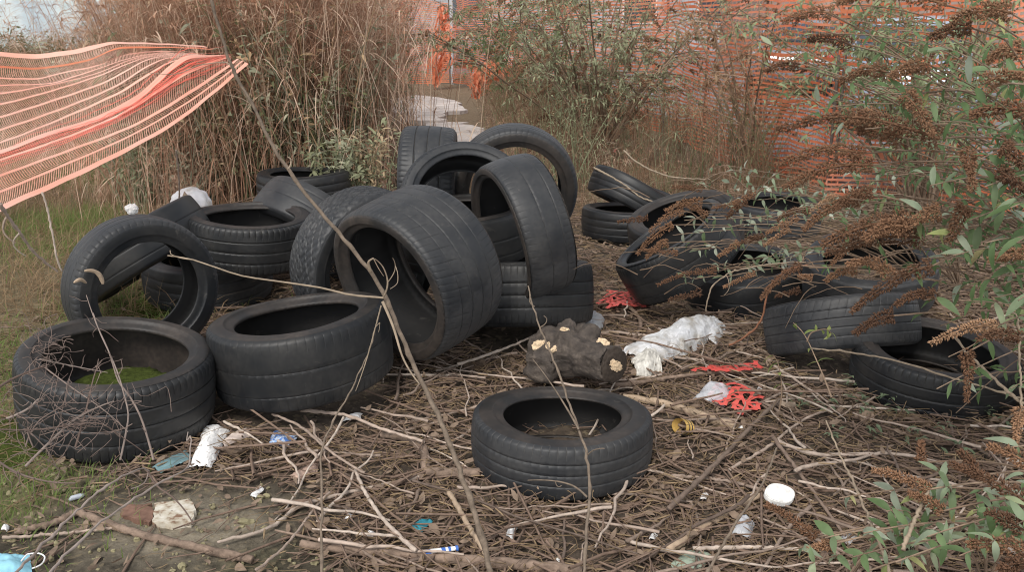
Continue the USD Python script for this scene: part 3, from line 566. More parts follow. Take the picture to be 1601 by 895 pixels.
# ------------------------------------------------------------------ living and dead stems in front
SHOOT = simple('shoot_bark', (0.15, 0.115, 0.085), 0.8, 0.3, 0.35, 60.0, 0.4, 200.0)
t = branch('bare_shoot', 'tall pale stem leaning across the whole view in front of the heap', [(318, -40), (345, 50), (365, 110), (395, 165), (420, 215), (450, 265), (490, 318), (530, 365), (575, 418), (605, 470), (630, 530), (655, 590), (680, 640), (705, 700), (730, 770), (750, 830), (772, 915)], 0.003, 0.0063, d=(2.25, 2.25, 2.2, 2.14), n=60, rough=0.05, cat='plant stem',
    m=simple('stem_bark', (0.15, 0.115, 0.085), 0.8, 0.3, 0.35, 60.0, 0.4, 200.0))
PALE = simple('pale_twig', (0.25, 0.195, 0.14), 0.75, 0.3, 0.3, 50.0)
for pts, ra, rb_, dd in [([(600, 466), (560, 463), (500, 450), (440, 441), (380, 432), (330, 416), (300, 406), (262, 400)], 0.003, 0.0018, (2.2, 2.35)), ([(300, 406), (268, 398), (266, 392)], 0.002, 0.0012, (2.33, 2.35)),
        ([(600, 464), (606, 440), (600, 420), (586, 405)], 0.0035, 0.0014, (2.2, 2.15)), ([(606, 442), (618, 416), (614, 404)], 0.002, 0.001, (2.2, 2.16)), ([(580, 425), (576, 412), (584, 404)], 0.005, 0.002, (2.2, 2.17)),
        ([(584, 404), (592, 420), (600, 432)], 0.0018, 0.001, (2.17, 2.2)), ([(618, 416), (622, 440), (610, 452)], 0.0014, 0.001, (2.18, 2.16)), ([(598, 472), (615, 512), (630, 560), (655, 600)], 0.0045, 0.002, (2.18, 2.14)),
        ([(596, 478), (585, 520), (574, 560), (556, 612)], 0.0028, 0.0013, (2.2, 2.25)), ([(585, 515), (594, 505), (592, 520)], 0.0012, 0.0008, (2.2, 2.2)), ([(450, 265), (455, 250), (449, 245)], 0.003, 0.002, (2.2, 2.2)), ([(395, 165), (372, 152), (350, 148)], 0.0015, 0.0008, (2.25, 2.25)),
        ([(368, 118), (352, 97), (320, 100), (270, 116), (225, 112)], 0.0022, 0.001, (2.25, 2.4))]:
    mesh('side_twig', tubes(px_line(pts, dd, n=18), np.linspace(ra, rb_, 18) * (0.7 if ra < 0.004 and len(pts) < 6 else 0.85), 6), PALE, P(t))
branch('bare_shoot', 'slim dry stem rising from the bottom left of centre', [(502, 905), (504, 800), (503, 705), (518, 665), (548, 612), (574, 556), (590, 500)], 0.003, 0.0013, d=(2.05, 2.2, 2.3), m=SHOOT, cat='plant stem')
branch('bare_shoot', 'slim dry stem in front of the front centre tyre', [(912, 905), (918, 820), (922, 760), (918, 715), (905, 672), (887, 622), (872, 580), (858, 545), (845, 515), (833, 475), (826, 448)], 0.0036, 0.0019, d=(2.1, 2.3, 2.5), m=SHOOT, cat='plant stem', n=34,
       parts=[([(905, 672), (882, 632), (860, 598), (833, 562)], 0.003, 0.001, (2.25, 2.4)), ([(919, 712), (930, 704), (945, 702)], 0.0016, 0.0012, (2.2, 2.15)), ([(918, 778), (890, 758), (868, 753), (825, 752)], 0.0026, 0.001, (2.15, 2.2)), ([(868, 753), (874, 762), (878, 760)], 0.0013, 0.001, (2.17, 2.17)), ([(845, 512), (855, 500), (850, 494)], 0.0016, 0.001, (2.4, 2.4)), ([(836, 480), (828, 470), (830, 462)], 0.0018, 0.001, (2.4, 2.4))])
branch('dead_stalk', 'pale straight stalk leaning over the litter at the lower right', [(1291, 658), (1325, 737), (1353, 797), (1394, 905)], 0.002, 0.0035, d=(2.5, 2.15), m=PALE, cat='plant stem')
branch('dead_stalk', 'short thick pale stalk among the green leaves at the bottom right', [(1452, 768), (1436, 800), (1411, 860)], 0.003, 0.0042, d=(2.2, 2.1), m=PALE, cat='plant stem')
branch('dead_stalk', 'dark slim stem left of the white lid', [(1214, 700), (1190, 760), (1150, 820), (1100, 905)], 0.0022, 0.0036, d=(2.4, 2.15), m=SHOOT, cat='plant stem')
branch('dead_stalk', 'long pale stalk slanting over the flat right front tyre', [(1478, 508), (1520, 560), (1560, 598), (1600, 632)], 0.0024, 0.0042, d=(2.9, 2.6), m=PALE, cat='plant stem')
branch('dead_stalk', 'thin pale stalk standing at the right edge beside the flat tyre', [(1572, 487), (1589, 492), (1594, 560), (1597, 660)], 0.0022, 0.003, d=(2.6, 2.6), m=PALE, cat='plant stem')
branch('dead_stalk', 'thin dry stalk lying across the front of the flat right tyre', [(1268, 545), (1380, 560), (1500, 595), (1600, 624)], 0.0025, 0.003, d=(3.1, 3.0), m=PALE, cat='plant stem')
branch('dead_stalk', 'reddish dry stalk arching in front of the slumped dark tyre', [(1140, 540), (1190, 500), (1202, 455), (1228, 425), (1262, 415)], 0.004, 0.003, d=(3.9, 3.7), m=simple('red_twig', (0.2, 0.09, 0.05), 0.7, 0.3), cat='plant stem')
branch('dead_stalk', 'two forked pale twigs hanging on the slumped dark tyre', [(1104, 488), (1110, 455), (1135, 430), (1150, 424), (1260, 410)], 0.003, 0.002, d=(4.0, 3.9), m=PALE, cat='plant stem', parts=[([(1135, 430), (1140, 450), (1132, 462)], 0.002, 0.001, (3.95, 3.95))])
branch('dead_stalk', 'dry twig lying across the sunken tyres by the middle bush', [(928, 262), (970, 285), (1010, 312), (1026, 316)], 0.006, 0.004, d=(5.9, 5.8), m=PALE, cat='plant stem')
branch('dead_stalk', 'thin twig slanting from the middle bush towards the right tyres', [(975, 235), (1010, 262), (1060, 278), (1110, 280)], 0.006, 0.003, d=(6.2, 6.0), m=PALE, cat='plant stem')
# dead bramble over the large left tyre
br = thing('dead_bramble', 'tangle of dead bare bramble twigs over the large left tyre', 'bramble')
BR = varied('bramble_twig', [(0, (0.11, 0.075, 0.06)), (0.5, (0.18, 0.135, 0.115)), (1, (0.28, 0.23, 0.2))], 0.8, 0.25)
main = [([(240, 720), (232, 690), (218, 648), (195, 610), (186, 598), (170, 550), (150, 505), (135, 462)], 0.0034, 0.0013, (2.75, 2.85, 3.05)), ([(188, 720), (200, 660), (192, 610), (178, 568), (156, 520), (146, 490)], 0.0028, 0.0012, (2.75, 2.9)), ([(118, 700), (135, 640), (150, 580), (154, 562)], 0.003, 0.0012, (2.7, 2.8)),
    ([(40, 730), (80, 690), (120, 655), (178, 628)], 0.0036, 0.0018, (2.65, 2.75)), ([(-5, 608), (30, 588), (68, 574)], 0.0036, 0.002, (2.7, 2.8)), ([(0, 672), (60, 672), (150, 662), (200, 690), (230, 712)], 0.0022, 0.0012, (2.65, 2.75)), ([(62, 562), (110, 572), (168, 583)], 0.0022, 0.001, (2.85, 2.9)),
    ([(70, 575), (110, 605), (160, 640), (200, 676)], 0.0022, 0.001, (2.8, 2.7)), ([(10, 655), (50, 635), (60, 625), (68, 627)], 0.0034, 0.0022, (2.7, 2.75)), ([(40, 700), (60, 660), (90, 640), (120, 622)], 0.0022, 0.001, (2.7, 2.75)), ([(-5, 720), (40, 745), (118, 756)], 0.0028, 0.0016, (2.5, 2.5)), ([(52, 700), (42, 672), (70, 700), (90, 735)], 0.002, 0.001, (2.7, 2.7))]
rg = np.random.default_rng(77)
for pts, ra, rb_, dd in main: mesh('main_stem', tubes(px_line(pts, dd, n=22), np.linspace(ra, rb_, 22), 5), BR, P(br))
fine = []
for pts, ra, rb_, dd in main:
    l = px_line(pts, dd, n=30)
    for k in rg.integers(3, 29, 9):
        d = rg.normal(0, 1, 3); d /= np.linalg.norm(d); fine.append(l[k] + d * np.array([0, 0.4, 0.75, 1.0])[:, None] * rg.uniform(0.02, 0.07) + rg.normal(0, 0.004, (4, 3)))
for k in range(48):
    c = at(rg.normal(105, 50), rg.normal(660, 34), rg.uniform(2.6, 2.8)); d = rg.normal(0, 1, 3) * [1, 0.6, 0.5]; d /= np.linalg.norm(d); Lk = rg.uniform(0.05, 0.24)
    fine.append(c + d * np.linspace(-0.5, 0.5, 4)[:, None] * Lk + rg.normal(0, 0.016, (4, 3)))
for k in range(40):
    c = at(rg.normal(62, 24), rg.normal(555, 22), rg.uniform(2.8, 2.9)); d = rg.normal(0, 1, 3); d /= np.linalg.norm(d)
    fine.append(c + d * np.linspace(-0.5, 0.5, 4)[:, None] * rg.uniform(0.03, 0.1) + rg.normal(0, 0.007, (4, 3)))
mesh('fine_twigs', tubes(np.array([spline(x, 9) for x in fine]), np.linspace(0.0012, 0.0005, 9), 4, cap=False), BR, P(br), kind='stuff')
branch('dead_bramble', 'long arching bramble cane over the bare soil at the lower left', [(20, 900), (70, 850), (120, 800), (175, 755), (215, 735), (232, 738)], 0.0028, 0.0018, d=(1.95, 2.2, 2.35), m=BR, cat='bramble', parts=[([(230, 735), (245, 760), (272, 780), (302, 820)], 0.0026, 0.0016, (2.35, 2.3)), ([(232, 738), (226, 755), (205, 765)], 0.0015, 0.001, (2.35, 2.3))])
branch('dead_bramble', 'second bramble cane curving up to a hooked tip at the lower left', [(75, 900), (130, 842), (190, 795), (250, 755), (290, 735), (297, 715), (298, 682)], 0.0026, 0.0016, d=(1.95, 2.25, 2.5), m=BR, cat='bramble', parts=[([(298, 682), (292, 690), (294, 676)], 0.002, 0.0012, (2.5, 2.5))])
branch('dead_weed', 'dark dry weed stalk leaning at the left edge under the net', [(0, 320), (20, 350), (45, 385), (90, 425)], 0.006, 0.004, d=(3.6, 3.9), cat='weed', parts=[([(10, 340), (5, 360), (25, 380)], 0.004, 0.002, (3.7, 3.7)), ([(30, 365), (22, 385), (40, 400)], 0.003, 0.002, (3.7, 3.8))])
branch('dead_weed', 'thin dry weed stalk beside the upright ring tyre on the left', [(66, 300), (78, 345), (88, 400), (97, 425)], 0.004, 0.004, d=(4.2, 4.3), cat='weed')
branch('dead_weed', 'upright dry weed stalk in front of the white bag', [(275, 235), (279, 270), (280, 318)], 0.005, 0.004, d=(5.2, 5.4), cat='weed')

# ------------------------------------------------------------------ dry reeds, weeds and scrub behind
REED = varied('dry_reed', [(0, (0.27, 0.145, 0.09)), (0.3, (0.42, 0.25, 0.165)), (0.65, (0.56, 0.375, 0.265)), (0.9, (0.68, 0.52, 0.4)), (1, (0.36, 0.26, 0.14))], 0.75, 0.25, 0.35, 3.0)
WEED = varied('grey_green_weed', [(0, (0.16, 0.17, 0.08)), (0.4, (0.25, 0.26, 0.16)), (0.75, (0.36, 0.36, 0.26)), (1, (0.42, 0.28, 0.16))], 0.75, 0.2, 0.3, 5.0)
SCRUB = varied('scrub_leaf', [(0, (0.09, 0.1, 0.04)), (0.4, (0.16, 0.15, 0.07)), (0.7, (0.22, 0.15, 0.09)), (1, (0.3, 0.22, 0.14))], 0.8, 0.2, 0.25, 3.0)
def reed_clump(seed, ns=16, nb=95, H=1.7, w=0.28):
    r = np.random.default_rng(seed); K = 6; t = np.linspace(0, 1, K); parts = []
    b = r.normal(0, w, (ns, 2)); ln = r.normal(0, 0.22, (ns, 2)); h = H * r.uniform(0.6, 1.12, ns)
    Pn = np.stack([b[:, :1] + ln[:, :1] * t ** 1.6 * h[:, None], b[:, 1:] + ln[:, 1:] * t ** 1.6 * h[:, None], h[:, None] * t + 0 * b[:, :1]], -1)
    parts.append(tubes(Pn, 0.003 * np.linspace(1.1, 0.45, K)[None] * np.ones((ns, 1)), 3, cap=False))
    k = r.integers(0, ns, nb); tt = r.uniform(0.12, 0.95, nb); i0 = np.clip((tt * (K - 1)).astype(int), 0, K - 2); fr = (tt * (K - 1) - i0)[:, None]
    B = Pn[k, i0] * (1 - fr) + Pn[k, i0 + 1] * fr; a = r.uniform(0, 6.28, nb); D = np.stack([np.cos(a), np.sin(a), r.uniform(0.2, 1.6, nb)], 1)
    Nn = np.tile([0, 0, 1.0], (nb, 1)) + 0.2 * np.stack([np.cos(a), np.sin(a), 0 * a], 1)
    parts.append(leaves(B, D, Nn, r.uniform(0.12, 0.42, nb), r.uniform(0.004, 0.011, nb), r.uniform(0.5, 1.5, nb), 0.3, 6))
    tips = Pn[:, -1]; nt = 5                                    # feathery drooping seed heads
    a = r.uniform(0, 6.28, ns * nt); D = np.stack([np.cos(a) * 0.8, np.sin(a) * 0.8, r.uniform(0.4, 1.4, ns * nt)], 1)
    parts.append(leaves(np.repeat(tips, nt, 0), D, np.tile([0, 0, 1.0], (ns * nt, 1)), r.uniform(0.07, 0.18, ns * nt), 0.012, r.uniform(0.4, 1.2, ns * nt), 0.6, 4))
    return join(parts)
def weed_clump(seed, ns=9, nl=130, H=1.0, ll=0.055):
    r = np.random.default_rng(seed); K = 5; t = np.linspace(0, 1, K)
    b = r.normal(0, 0.06, (ns, 2)); a = r.uniform(0, 6.28, ns); le = r.uniform(0.1, 0.55, ns); h = H * r.uniform(0.55, 1.1, ns)
    Pn = np.stack([b[:, :1] + (np.cos(a) * le * h)[:, None] * t ** 1.3, b[:, 1:] + (np.sin(a) * le * h)[:, None] * t ** 1.3, h[:, None] * t * (1 - 0.1 * t)], -1)
    st = tubes(Pn, 0.004 * np.linspace(1.1, 0.4, K)[None] * np.ones((ns, 1)), 3, cap=False)
    k = r.integers(0, ns, nl); tt = r.uniform(0.2, 1, nl) ** 0.8; i0 = np.clip((tt * (K - 1)).astype(int), 0, K - 2); fr = (tt * (K - 1) - i0)[:, None]
    B = Pn[k, i0] * (1 - fr) + Pn[k, i0 + 1] * fr + r.normal(0, 0.03, (nl, 3)); a = r.uniform(0, 6.28, nl); D = np.stack([np.cos(a), np.sin(a), r.uniform(-0.4, 0.9, nl)], 1)
    return join([st, leaves(B, D, r.normal(0, 0.4, (nl, 3)) + [0, 0, 1], ll * r.uniform(0.5, 1.3, nl), ll * 0.42 * r.uniform(0.6, 1.2, nl), r.uniform(0, 0.8, nl), 0.3, 4)])
rng = np.random.default_rng(31)
def place(n, x0, x1, y0, y1, ok, rng, smin, smax, power=1.0, tall=None):
    pos = []
    while len(pos) < n:
        y = y0 + (y1 - y0) * rng.random() ** power; x = rng.uniform(x0, x1)
        if ok(x, y): pos.append((x, y))
    xy = np.array(pos); z = hgt(xy[:, 0], xy[:, 1]) - 0.02; s = rng.uniform(smin, smax, (n, 1)) * np.ones((1, 3))
    if tall is not None: s = s * np.column_stack([np.ones(n), np.ones(n), tall(xy[:, 0], xy[:, 1])])
    return np.column_stack([xy, z]), yaw_quats(rng.uniform(0, 6.28, n)), s
def pxx(x, y): return 800.5 + FPX * x / (y * cp)                # column where a ground point shows
def in_reeds(x, y):
    c = pxx(x, y); n = float(meshkit.noise(np.array([x * 0.8, y * 0.8, 0.3]), 6))
    if y < 10: return 215 + 150 * (n - 0.5) < c < 540 + 30 * n and not (y < 7.7 and c < 250)
    return 225 + 40 * n < c < 525 + 30 * n
pos, q, s = place(620, -9, 0, 7.1, 13.5, in_reeds, rng, 0.75, 1.15, 1.25)
instancer('dry_reeds', [reed_clump(k) for k in range(7)], [REED] * 7, pos, q, s, rng.integers(0, 7, len(pos)), label='thicket of tall dry brown reeds behind the tyres')
pos, q, s = place(330, -9, 0, 6.9, 12.5, lambda x, y: 180 < pxx(x, y) < 560, rng, 0.5, 1.75, 1.2)
instancer('green_weeds', [weed_clump(k + 50) for k in range(4)], [WEED] * 4, pos, q, s, rng.integers(0, 4, len(pos)), label='grey green leafy weeds among the dry reeds')
pos, q, s = place(560, -18, 10, 12.5, 24, lambda x, y: (pxx(x, y) < 600 and (y < 19 or pxx(x, y) < 560)), rng, 0.9, 1.5)
s = s * np.where(pxx(pos[:, 0], pos[:, 1]) < 280, 0.8, 1.0)[:, None]
instancer('far_scrub', [weed_clump(k + 70, 12, 260, 1.2, 0.09) for k in range(3)] + [reed_clump(90, 14, 70, 1.5)], [SCRUB] * 3 + [REED], pos, q, s, rng.integers(0, 4, len(pos)), label='brown and olive scrub far behind the sagging net')
# low dry stalks on the left bank and by the path, fallen grass on the right
pos, q, s = place(330, -7, -1.3, 5.4, 10.5, lambda x, y: pxx(x, y) < 340 and float(meshkit.noise(np.array([x * 1.3, y * 1.3, 0.7]), 8)) > 0.4, rng, 0.16, 0.46)
instancer('low_weeds', [reed_clump(k + 120, 10, 60, 1.2, 0.12) for k in range(3)] + [weed_clump(130)], [REED] * 3 + [WEED], pos, q, s, rng.integers(0, 4, len(pos)), label='low dry weed stalks on the left bank')
pos, q, s = place(330, -3, 6, 7.2, 22, lambda x, y: (690 + 60 * (y < 12) < pxx(x, y) < 1640) and not (560 < pxx(x, y) < 770 and y > 10) and y > 7.2 and (y < 24 - 2.9 * (x + 1.6) - 1.2) and not (1000 < pxx(x, y) < 1260 and y < 12 and rng.random() < 0.6), rng, 0.16, 0.42)
instancer('low_weeds', [reed_clump(k + 140, 10, 70, 1.2, 0.2) for k in range(3)] + [weed_clump(150)], [REED] * 3 + [WEED], pos, q, s, rng.integers(0, 4, len(pos)), label='low dry grass and weeds along the foot of the net fence')

BRUSH = varied('dry_brush', [(0, (0.17, 0.1, 0.06)), (0.4, (0.28, 0.18, 0.115)), (0.62, (0.4, 0.28, 0.19)), (0.8, (0.2, 0.22, 0.11)), (1, (0.29, 0.31, 0.19))], 0.8, 0.2, 0.25, 5.0)
pos, q, s = place(190, -3, 6, 7.6, 21, lambda x, y: 700 + 70 * (y < 13) < pxx(x, y) < 1640 and not (640 < pxx(x, y) < 760 and y > 10) and (y < 24 - 2.9 * (x + 1.6) - 0.6), rng, 0.4, 1.0)
instancer('dry_brush', [weed_clump(k + 300, 12, 110, 1.1, 0.035) for k in range(4)] + [reed_clump(310, 8, 40, 1.2, 0.2)], [BRUSH] * 5, pos, q, s, rng.integers(0, 5, len(pos)), label='thin dry brown brush in front of the net fence')

# ------------------------------------------------------------------ butterfly bushes
LEAFG = varied('bush_leaf', [(0, (0.075, 0.125, 0.045)), (0.3, (0.12, 0.18, 0.075)), (0.6, (0.18, 0.23, 0.135)), (0.85, (0.28, 0.32, 0.24)), (0.95, (0.22, 0.26, 0.09)), (1, (0.33, 0.29, 0.14))], 0.6, 0.35, 0.3, 18.0)
LEAFM = varied('bush_leaf_far', [(0, (0.12, 0.16, 0.065)), (0.35, (0.2, 0.24, 0.12)), (0.65, (0.3, 0.31, 0.19)), (0.82, (0.34, 0.23, 0.14)), (1, (0.2, 0.12, 0.07))], 0.7, 0.3, 0.3, 8.0)
SEED = varied('seed_head', [(0, (0.085, 0.045, 0.027)), (0.4, (0.16, 0.085, 0.048)), (0.8, (0.25, 0.14, 0.08)), (1, (0.34, 0.21, 0.125))], 0.8, 0.2, 0.0, 60.0)
STEM = varied('bush_stem', [(0, (0.13, 0.09, 0.06)), (0.5, (0.21, 0.145, 0.1)), (1, (0.3, 0.215, 0.15))], 0.8, 0.25, 0.0, 30.0)
octv = np.array([[0, 0, -0.3], [1, 0, 0.25], [0, 1, 0.25], [-1, 0, 0.25], [0, -1, 0.25], [0, 0, 1.0]]); octf = np.array([[0, 2, 1], [0, 3, 2], [0, 4, 3], [0, 1, 4], [5, 1, 2], [5, 2, 3], [5, 3, 4], [5, 4, 1]])
def panicle(line, r0, n, cap, rng):
    """Dead flower spike: clusters of little dry capsules round a stalk."""
    K = len(line); t = rng.random(n) ** 1.15; ring = np.round(t * 26) / 26; t = np.clip(np.where(rng.random(n) < 0.7, ring + rng.normal(0, 0.008, n), t), 0, 1)
    i0 = np.clip((t * (K - 1)).astype(int), 0, K - 2); fr = (t * (K - 1) - i0)[:, None]; c = line[i0] * (1 - fr) + line[i0 + 1] * fr; T_ = nrm(line[i0 + 1] - line[i0])
    o = nrm(np.cross(T_, rng.normal(0, 1, (n, 3)))); lump = 0.7 + 0.6 * meshkit.noise(np.stack([t * 14, 0 * t, 0 * t], 1), int(rng.integers(999)))
    rad = r0 * (1 - 0.72 * t) * lump * rng.uniform(0.25, 1.0, n) ** 0.6
    p = c + o * rad[:, None]; ax = nrm(o + T_ * rng.uniform(0.2, 1.0, (n, 1)) + rng.normal(0, 0.3, (n, 3))); u = nrm(np.cross(ax, rng.normal(0, 1, (n, 3)))); v = np.cross(ax, u); s = cap * rng.uniform(0.5, 1.7, n)
    V = p[:, None] + (octv[None, :, :1] * 0.27 * u[:, None] + octv[None, :, 1:2] * 0.27 * v[:, None] + octv[None, :, 2:] * ax[:, None]) * s[:, None, None]
    F = (octf[None] + (np.arange(n) * 6)[:, None, None]).reshape(-1, 3)
    return join([(V.reshape(-1, 3), F), tubes(line, np.linspace(0.0022, 0.001, K) * (r0 / 0.014), 4, cap=False)])
def resample(l, n): return spline(l, n)
def leaf_pairs(line, t0, t1, npairs, Lm, rng, ratio=0.27, droop=(0.1, 0.8)):
    """Opposite leaves along a shoot: returns arrays for leaves()."""
    ts = np.linspace(t0, t1, npairs); out = []
    l = resample(line, 40); T_ = nrm(np.gradient(l, axis=0))
    ph = rng.uniform(0, 6.28)
    for k, tt in enumerate(ts):
        i = int(tt * 39); ax = T_[i]; u = nrm(np.cross(ax, [0.3, 0.2, 1.0])); v = np.cross(ax, u); a = ph + (k % 2) * np.pi / 2 + rng.normal(0, 0.3)
        for s in (0, np.pi):
            if rng.random() < 0.16: continue
            o = np.cos(a + s) * u + np.sin(a + s) * v; d = o * 0.9 + ax * rng.uniform(0.3, 0.9) + [0, 0, -rng.uniform(0, 0.35)]
            Lk = Lm * rng.uniform(0.55, 1.25); out.append((l[i], d, ax * 0.7 + np.array([0, 0, 0.9]) + rng.normal(0, 0.2, 3), Lk, Lk * ratio * rng.uniform(0.8, 1.25), rng.uniform(*droop)))
    return out
def add_leaves(t, items, m, limit=300, K=6):
    if not items: return
    items = sorted(items, key=lambda i: -i[3]); cols = [np.array([i[k] for i in items]) for k in range(6)]
    n = min(limit, len(items))
    for k in range(n):
        vf = leaves(*[c[k:k + 1] for c in cols[:6]], 0.28, K); mesh('leaf', vf, m, P(t))
    if len(items) > n: mesh('small_leaves', leaves(*[c[n:] for c in cols[:6]], 0.28, 4), m, P(t), kind='stuff')
def far_bush(label, base, nst, H, spread, nleaf, leafL, npan, panL, seed, bias=(0, 0), group=None):
    r = np.random.default_rng(seed); t = thing('butterfly_bush', label, 'bush', group, base); K = 9; tt = np.linspace(0, 1, K); stems, sides = [], []
    for k in range(nst):
        a = k / nst * 6.28 * 1.618 + r.normal(0, 0.3); sp_ = spread * r.uniform(0.25, 1.0); h = H * r.uniform(0.65, 1.08)
        l = np.stack([r.normal(0, 0.08) + (np.cos(a) * sp_ + bias[0]) * tt ** 1.25, r.normal(0, 0.08) + (np.sin(a) * sp_ + bias[1]) * tt ** 1.25, h * tt * (1.12 - 0.16 * tt ** 2) - 0.03], -1)
        l[1:] += np.cumsum(r.normal(0, 0.012, (K - 1, 3)), 0); stems.append(l); mesh('stem', tubes(l, np.linspace(0.013, 0.004, K), 5), STEM, P(t))
        for q in range(6):
            i = int(r.integers(3, K - 1)); d = r.normal(0, 1, 3); d[2] = abs(d[2]) * 0.6; d /= np.linalg.norm(d); Ls = H * r.uniform(0.14, 0.34); u = np.linspace(0, 1, 6)[:, None]
            sides.append(l[i] + d * u * Ls - np.array([0, 0, 0.35]) * Ls * u ** 2.5 + np.cumsum(r.normal(0, 0.006, (6, 3)), 0))
    mesh('twigs', tubes(np.array(sides), np.linspace(0.005, 0.002, 6), 4, cap=False), STEM, P(t), kind='stuff')
    al = [resample(s, 20)[7:] for s in stems] + [resample(s, 12)[2:] for s in sides]; A = np.vstack(al); i = r.integers(0, len(A), nleaf)
    a = r.uniform(0, 6.28, nleaf); D = np.stack([np.cos(a), np.sin(a), r.uniform(-0.9, 0.6, nleaf)], 1); Ll = leafL * r.uniform(0.5, 1.3, nleaf)
    mesh('leaves', leaves(A[i] + r.normal(0, 0.015, (nleaf, 3)), D, r.normal(0, 0.4, (nleaf, 3)) + [0, 0, 1], Ll, Ll * 0.3, r.uniform(0.1, 0.9, nleaf), 0.3, 4), LEAFM, P(t), kind='stuff')
    tips = [s[-1] for s in sides] + [s[-1] for s in stems]
    for k in r.permutation(len(tips))[:npan]:
        o = nrm(tips[k] * [1, 1, 0.05]); u = np.linspace(0, 1, 7)[:, None]; Lp = panL * r.uniform(0.6, 1.3)
        mesh('seed_head', panicle(tips[k] + (o * 0.85 + [0, 0, 0.25]) * u * Lp - np.array([0, 0, 0.75]) * Lp * u ** 2 + r.normal(0, 0.01, 3) * u, 0.016, 60, 0.014, r), SEED, P(t))
    return t
far_bush('green and brown butterfly bush in the middle before the net fence', G(935, 258), 40, 2.2, 2.1, 8500, 0.058, 150, 0.17, 5, (-0.05, -0.2))
far_bush('butterfly bush left of the middle one, its thin spikes drooping by the path', G(850, 205), 18, 2.05, 1.7, 4800, 0.065, 90, 0.2, 6, (-0.3, -0.5))
far_bush('thin butterfly bush behind the right tyres against the net fence', G(1165, 275), 16, 1.9, 1.3, 2200, 0.065, 14, 0.16, 7)
far_bush('leafy butterfly bush at the far right under the fence', G(1440, 345), 30, 1.9, 1.6, 6000, 0.07, 26, 0.18, 8)
far_bush('bare twiggy bush beside the pole of the net fence', G(800, 172), 12, 1.9, 1.2, 900, 0.08, 30, 0.22, 9)
# grey green weed beside the edge-on tyre
w = thing('leafy_weed', 'grey green leafy weed at the foot of the reeds, left of the edge-on tyre', 'weed', None, G(565, 318))
r9 = np.random.default_rng(91)
for k in range(4):
    vf = weed_clump(200 + k, 8, 190, 0.55, 0.06); mesh('shoot', (vf[0] * [1, 1, 1] + [r9.normal(0, 0.14), r9.normal(0, 0.12), 0], vf[1]), WEED, P(w))

# the near bush on the right: branches with rusty seed heads
D_ = thing('butterfly_bush', 'large near butterfly bush filling the right side, rusty seed heads and grey green leaves', 'bush')
rg = np.random.default_rng(5); items = []
roots = [G(1650, 655), G(1690, 600), G(1670, 700), G(1720, 640), G(1700, 560), G(1740, 600), G(1760, 560), G(1660, 560), G(1690, 660)]
def shoot(root, base, lift=0.3, n=24):
    mid = root * 0.45 + base * 0.55 + np.array([0.10, 0.0, 0.22 * lift + 0.1 * (base[2] - root[2])]); low = root * 0.85 + base * 0.15 + np.array([0.03, 0, 0.18 * (base[2] - root[2])])
    return spline([root, low, mid, base], n)
pan = [((1469, 217), (1214, 203), 2.45, 17), ((1351, 240), (1214, 258), 2.5, 14), ((1365, 258), (1225, 295), 2.5, 15), ((1520, 44), (1454, 59), 2.3, 13), ((1480, 8), (1310, 4), 2.35, 15), ((1365, 302), (1303, 328), 2.5, 12),
    ((1610, 174), (1516, 181), 2.25, 15), ((1415, 150), (1458, 212), 2.45, 14), ((1511, 236), (1520, 297), 2.3, 12), ((1600, 78), (1545, 95), 2.3, 14), ((1385, 112), (1312, 128), 2.5, 12), ((1345, 308), (1254, 360), 2.55, 12),
    ((1425, 348), (1284, 384), 2.5, 20), ((1440, 372), (1290, 398), 2.55, 15), ((1511, 322), (1483, 378), 2.4, 17), ((1390, 428), (1324, 414), 2.5, 11), ((1458, 416), (1331, 489), 2.45, 14), ((1398, 494), (1335, 523), 2.45, 13),
    ((1252, 416), (1190, 468), 2.7, 7), ((1560, 510), (1455, 538), 2.4, 11), ((1596, 528), (1527, 532), 2.35, 10), ((1509, 553), (1511, 629), 2.4, 10), ((1420, 355), (1350, 376), 2.45, 17), ((1470, 330), (1420, 352), 2.45, 16), ((1596, 640), (1588, 690), 2.3, 10),
    ((1300, 20), (1225, 34), 2.7, 11), ((1580, 20), (1490, 30), 2.3, 15), ((1410, 215), (1340, 205), 2.5, 17), ((1330, 70), (1262, 62), 2.7, 10), ((1566, 228), (1600, 262), 2.25, 13), ((1560, 268), (1604, 300), 2.25, 13), ((1450, 100), (1392, 120), 2.5, 13),
    ((1610, 395), (1545, 408), 2.3, 12), ((1370, 180), (1322, 196), 2.5, 13), ((1540, 130), (1600, 118), 2.3, 12), ((1340, 420), (1290, 440), 2.6, 8), ((1250, 105), (1195, 112), 2.8, 9), ((1460, 460), (1400, 478), 2.5, 9)]
for k, (b, tpx, d, rp) in enumerate(pan):
    base = at(*b, d); tip = at(*tpx, d + rg.uniform(-0.08, 0.05)); u = np.linspace(0, 1, 12)[:, None]; Lk = np.linalg.norm(tip - base)
    line = base * (1 - u) + tip * u + np.array([0, 0, 0.10]) * Lk * np.sin(np.pi * u) + rg.normal(0, 0.012 * 1, 3) * np.sin(np.pi * u) * Lk * 2
    r0 = rp / FPX * d * 0.92; mesh('seed_head', panicle(line, r0, int(2700 * Lk * rp / 14) + 200, 0.0056, rg), SEED, P(D_))
    root = roots[k * 4 % 9] + rg.normal(0, 0.05, 3) * [1, 1, 0]; st = shoot(root, base, rg.uniform(0.4, 1.2)); st = st + np.vstack([np.zeros((1, 3)), np.cumsum(rg.normal(0, 0.0075, (22, 3)), 0) * np.sin(np.linspace(0.1, 3.0, 22))[:, None], np.zeros((1, 3))])
    mesh('branch', tubes(st, np.linspace(0.005, 0.002, 24), 6), STEM, P(D_)); items += leaf_pairs(st, 0.45, 0.97, 5, 0.044, rg, 0.3)
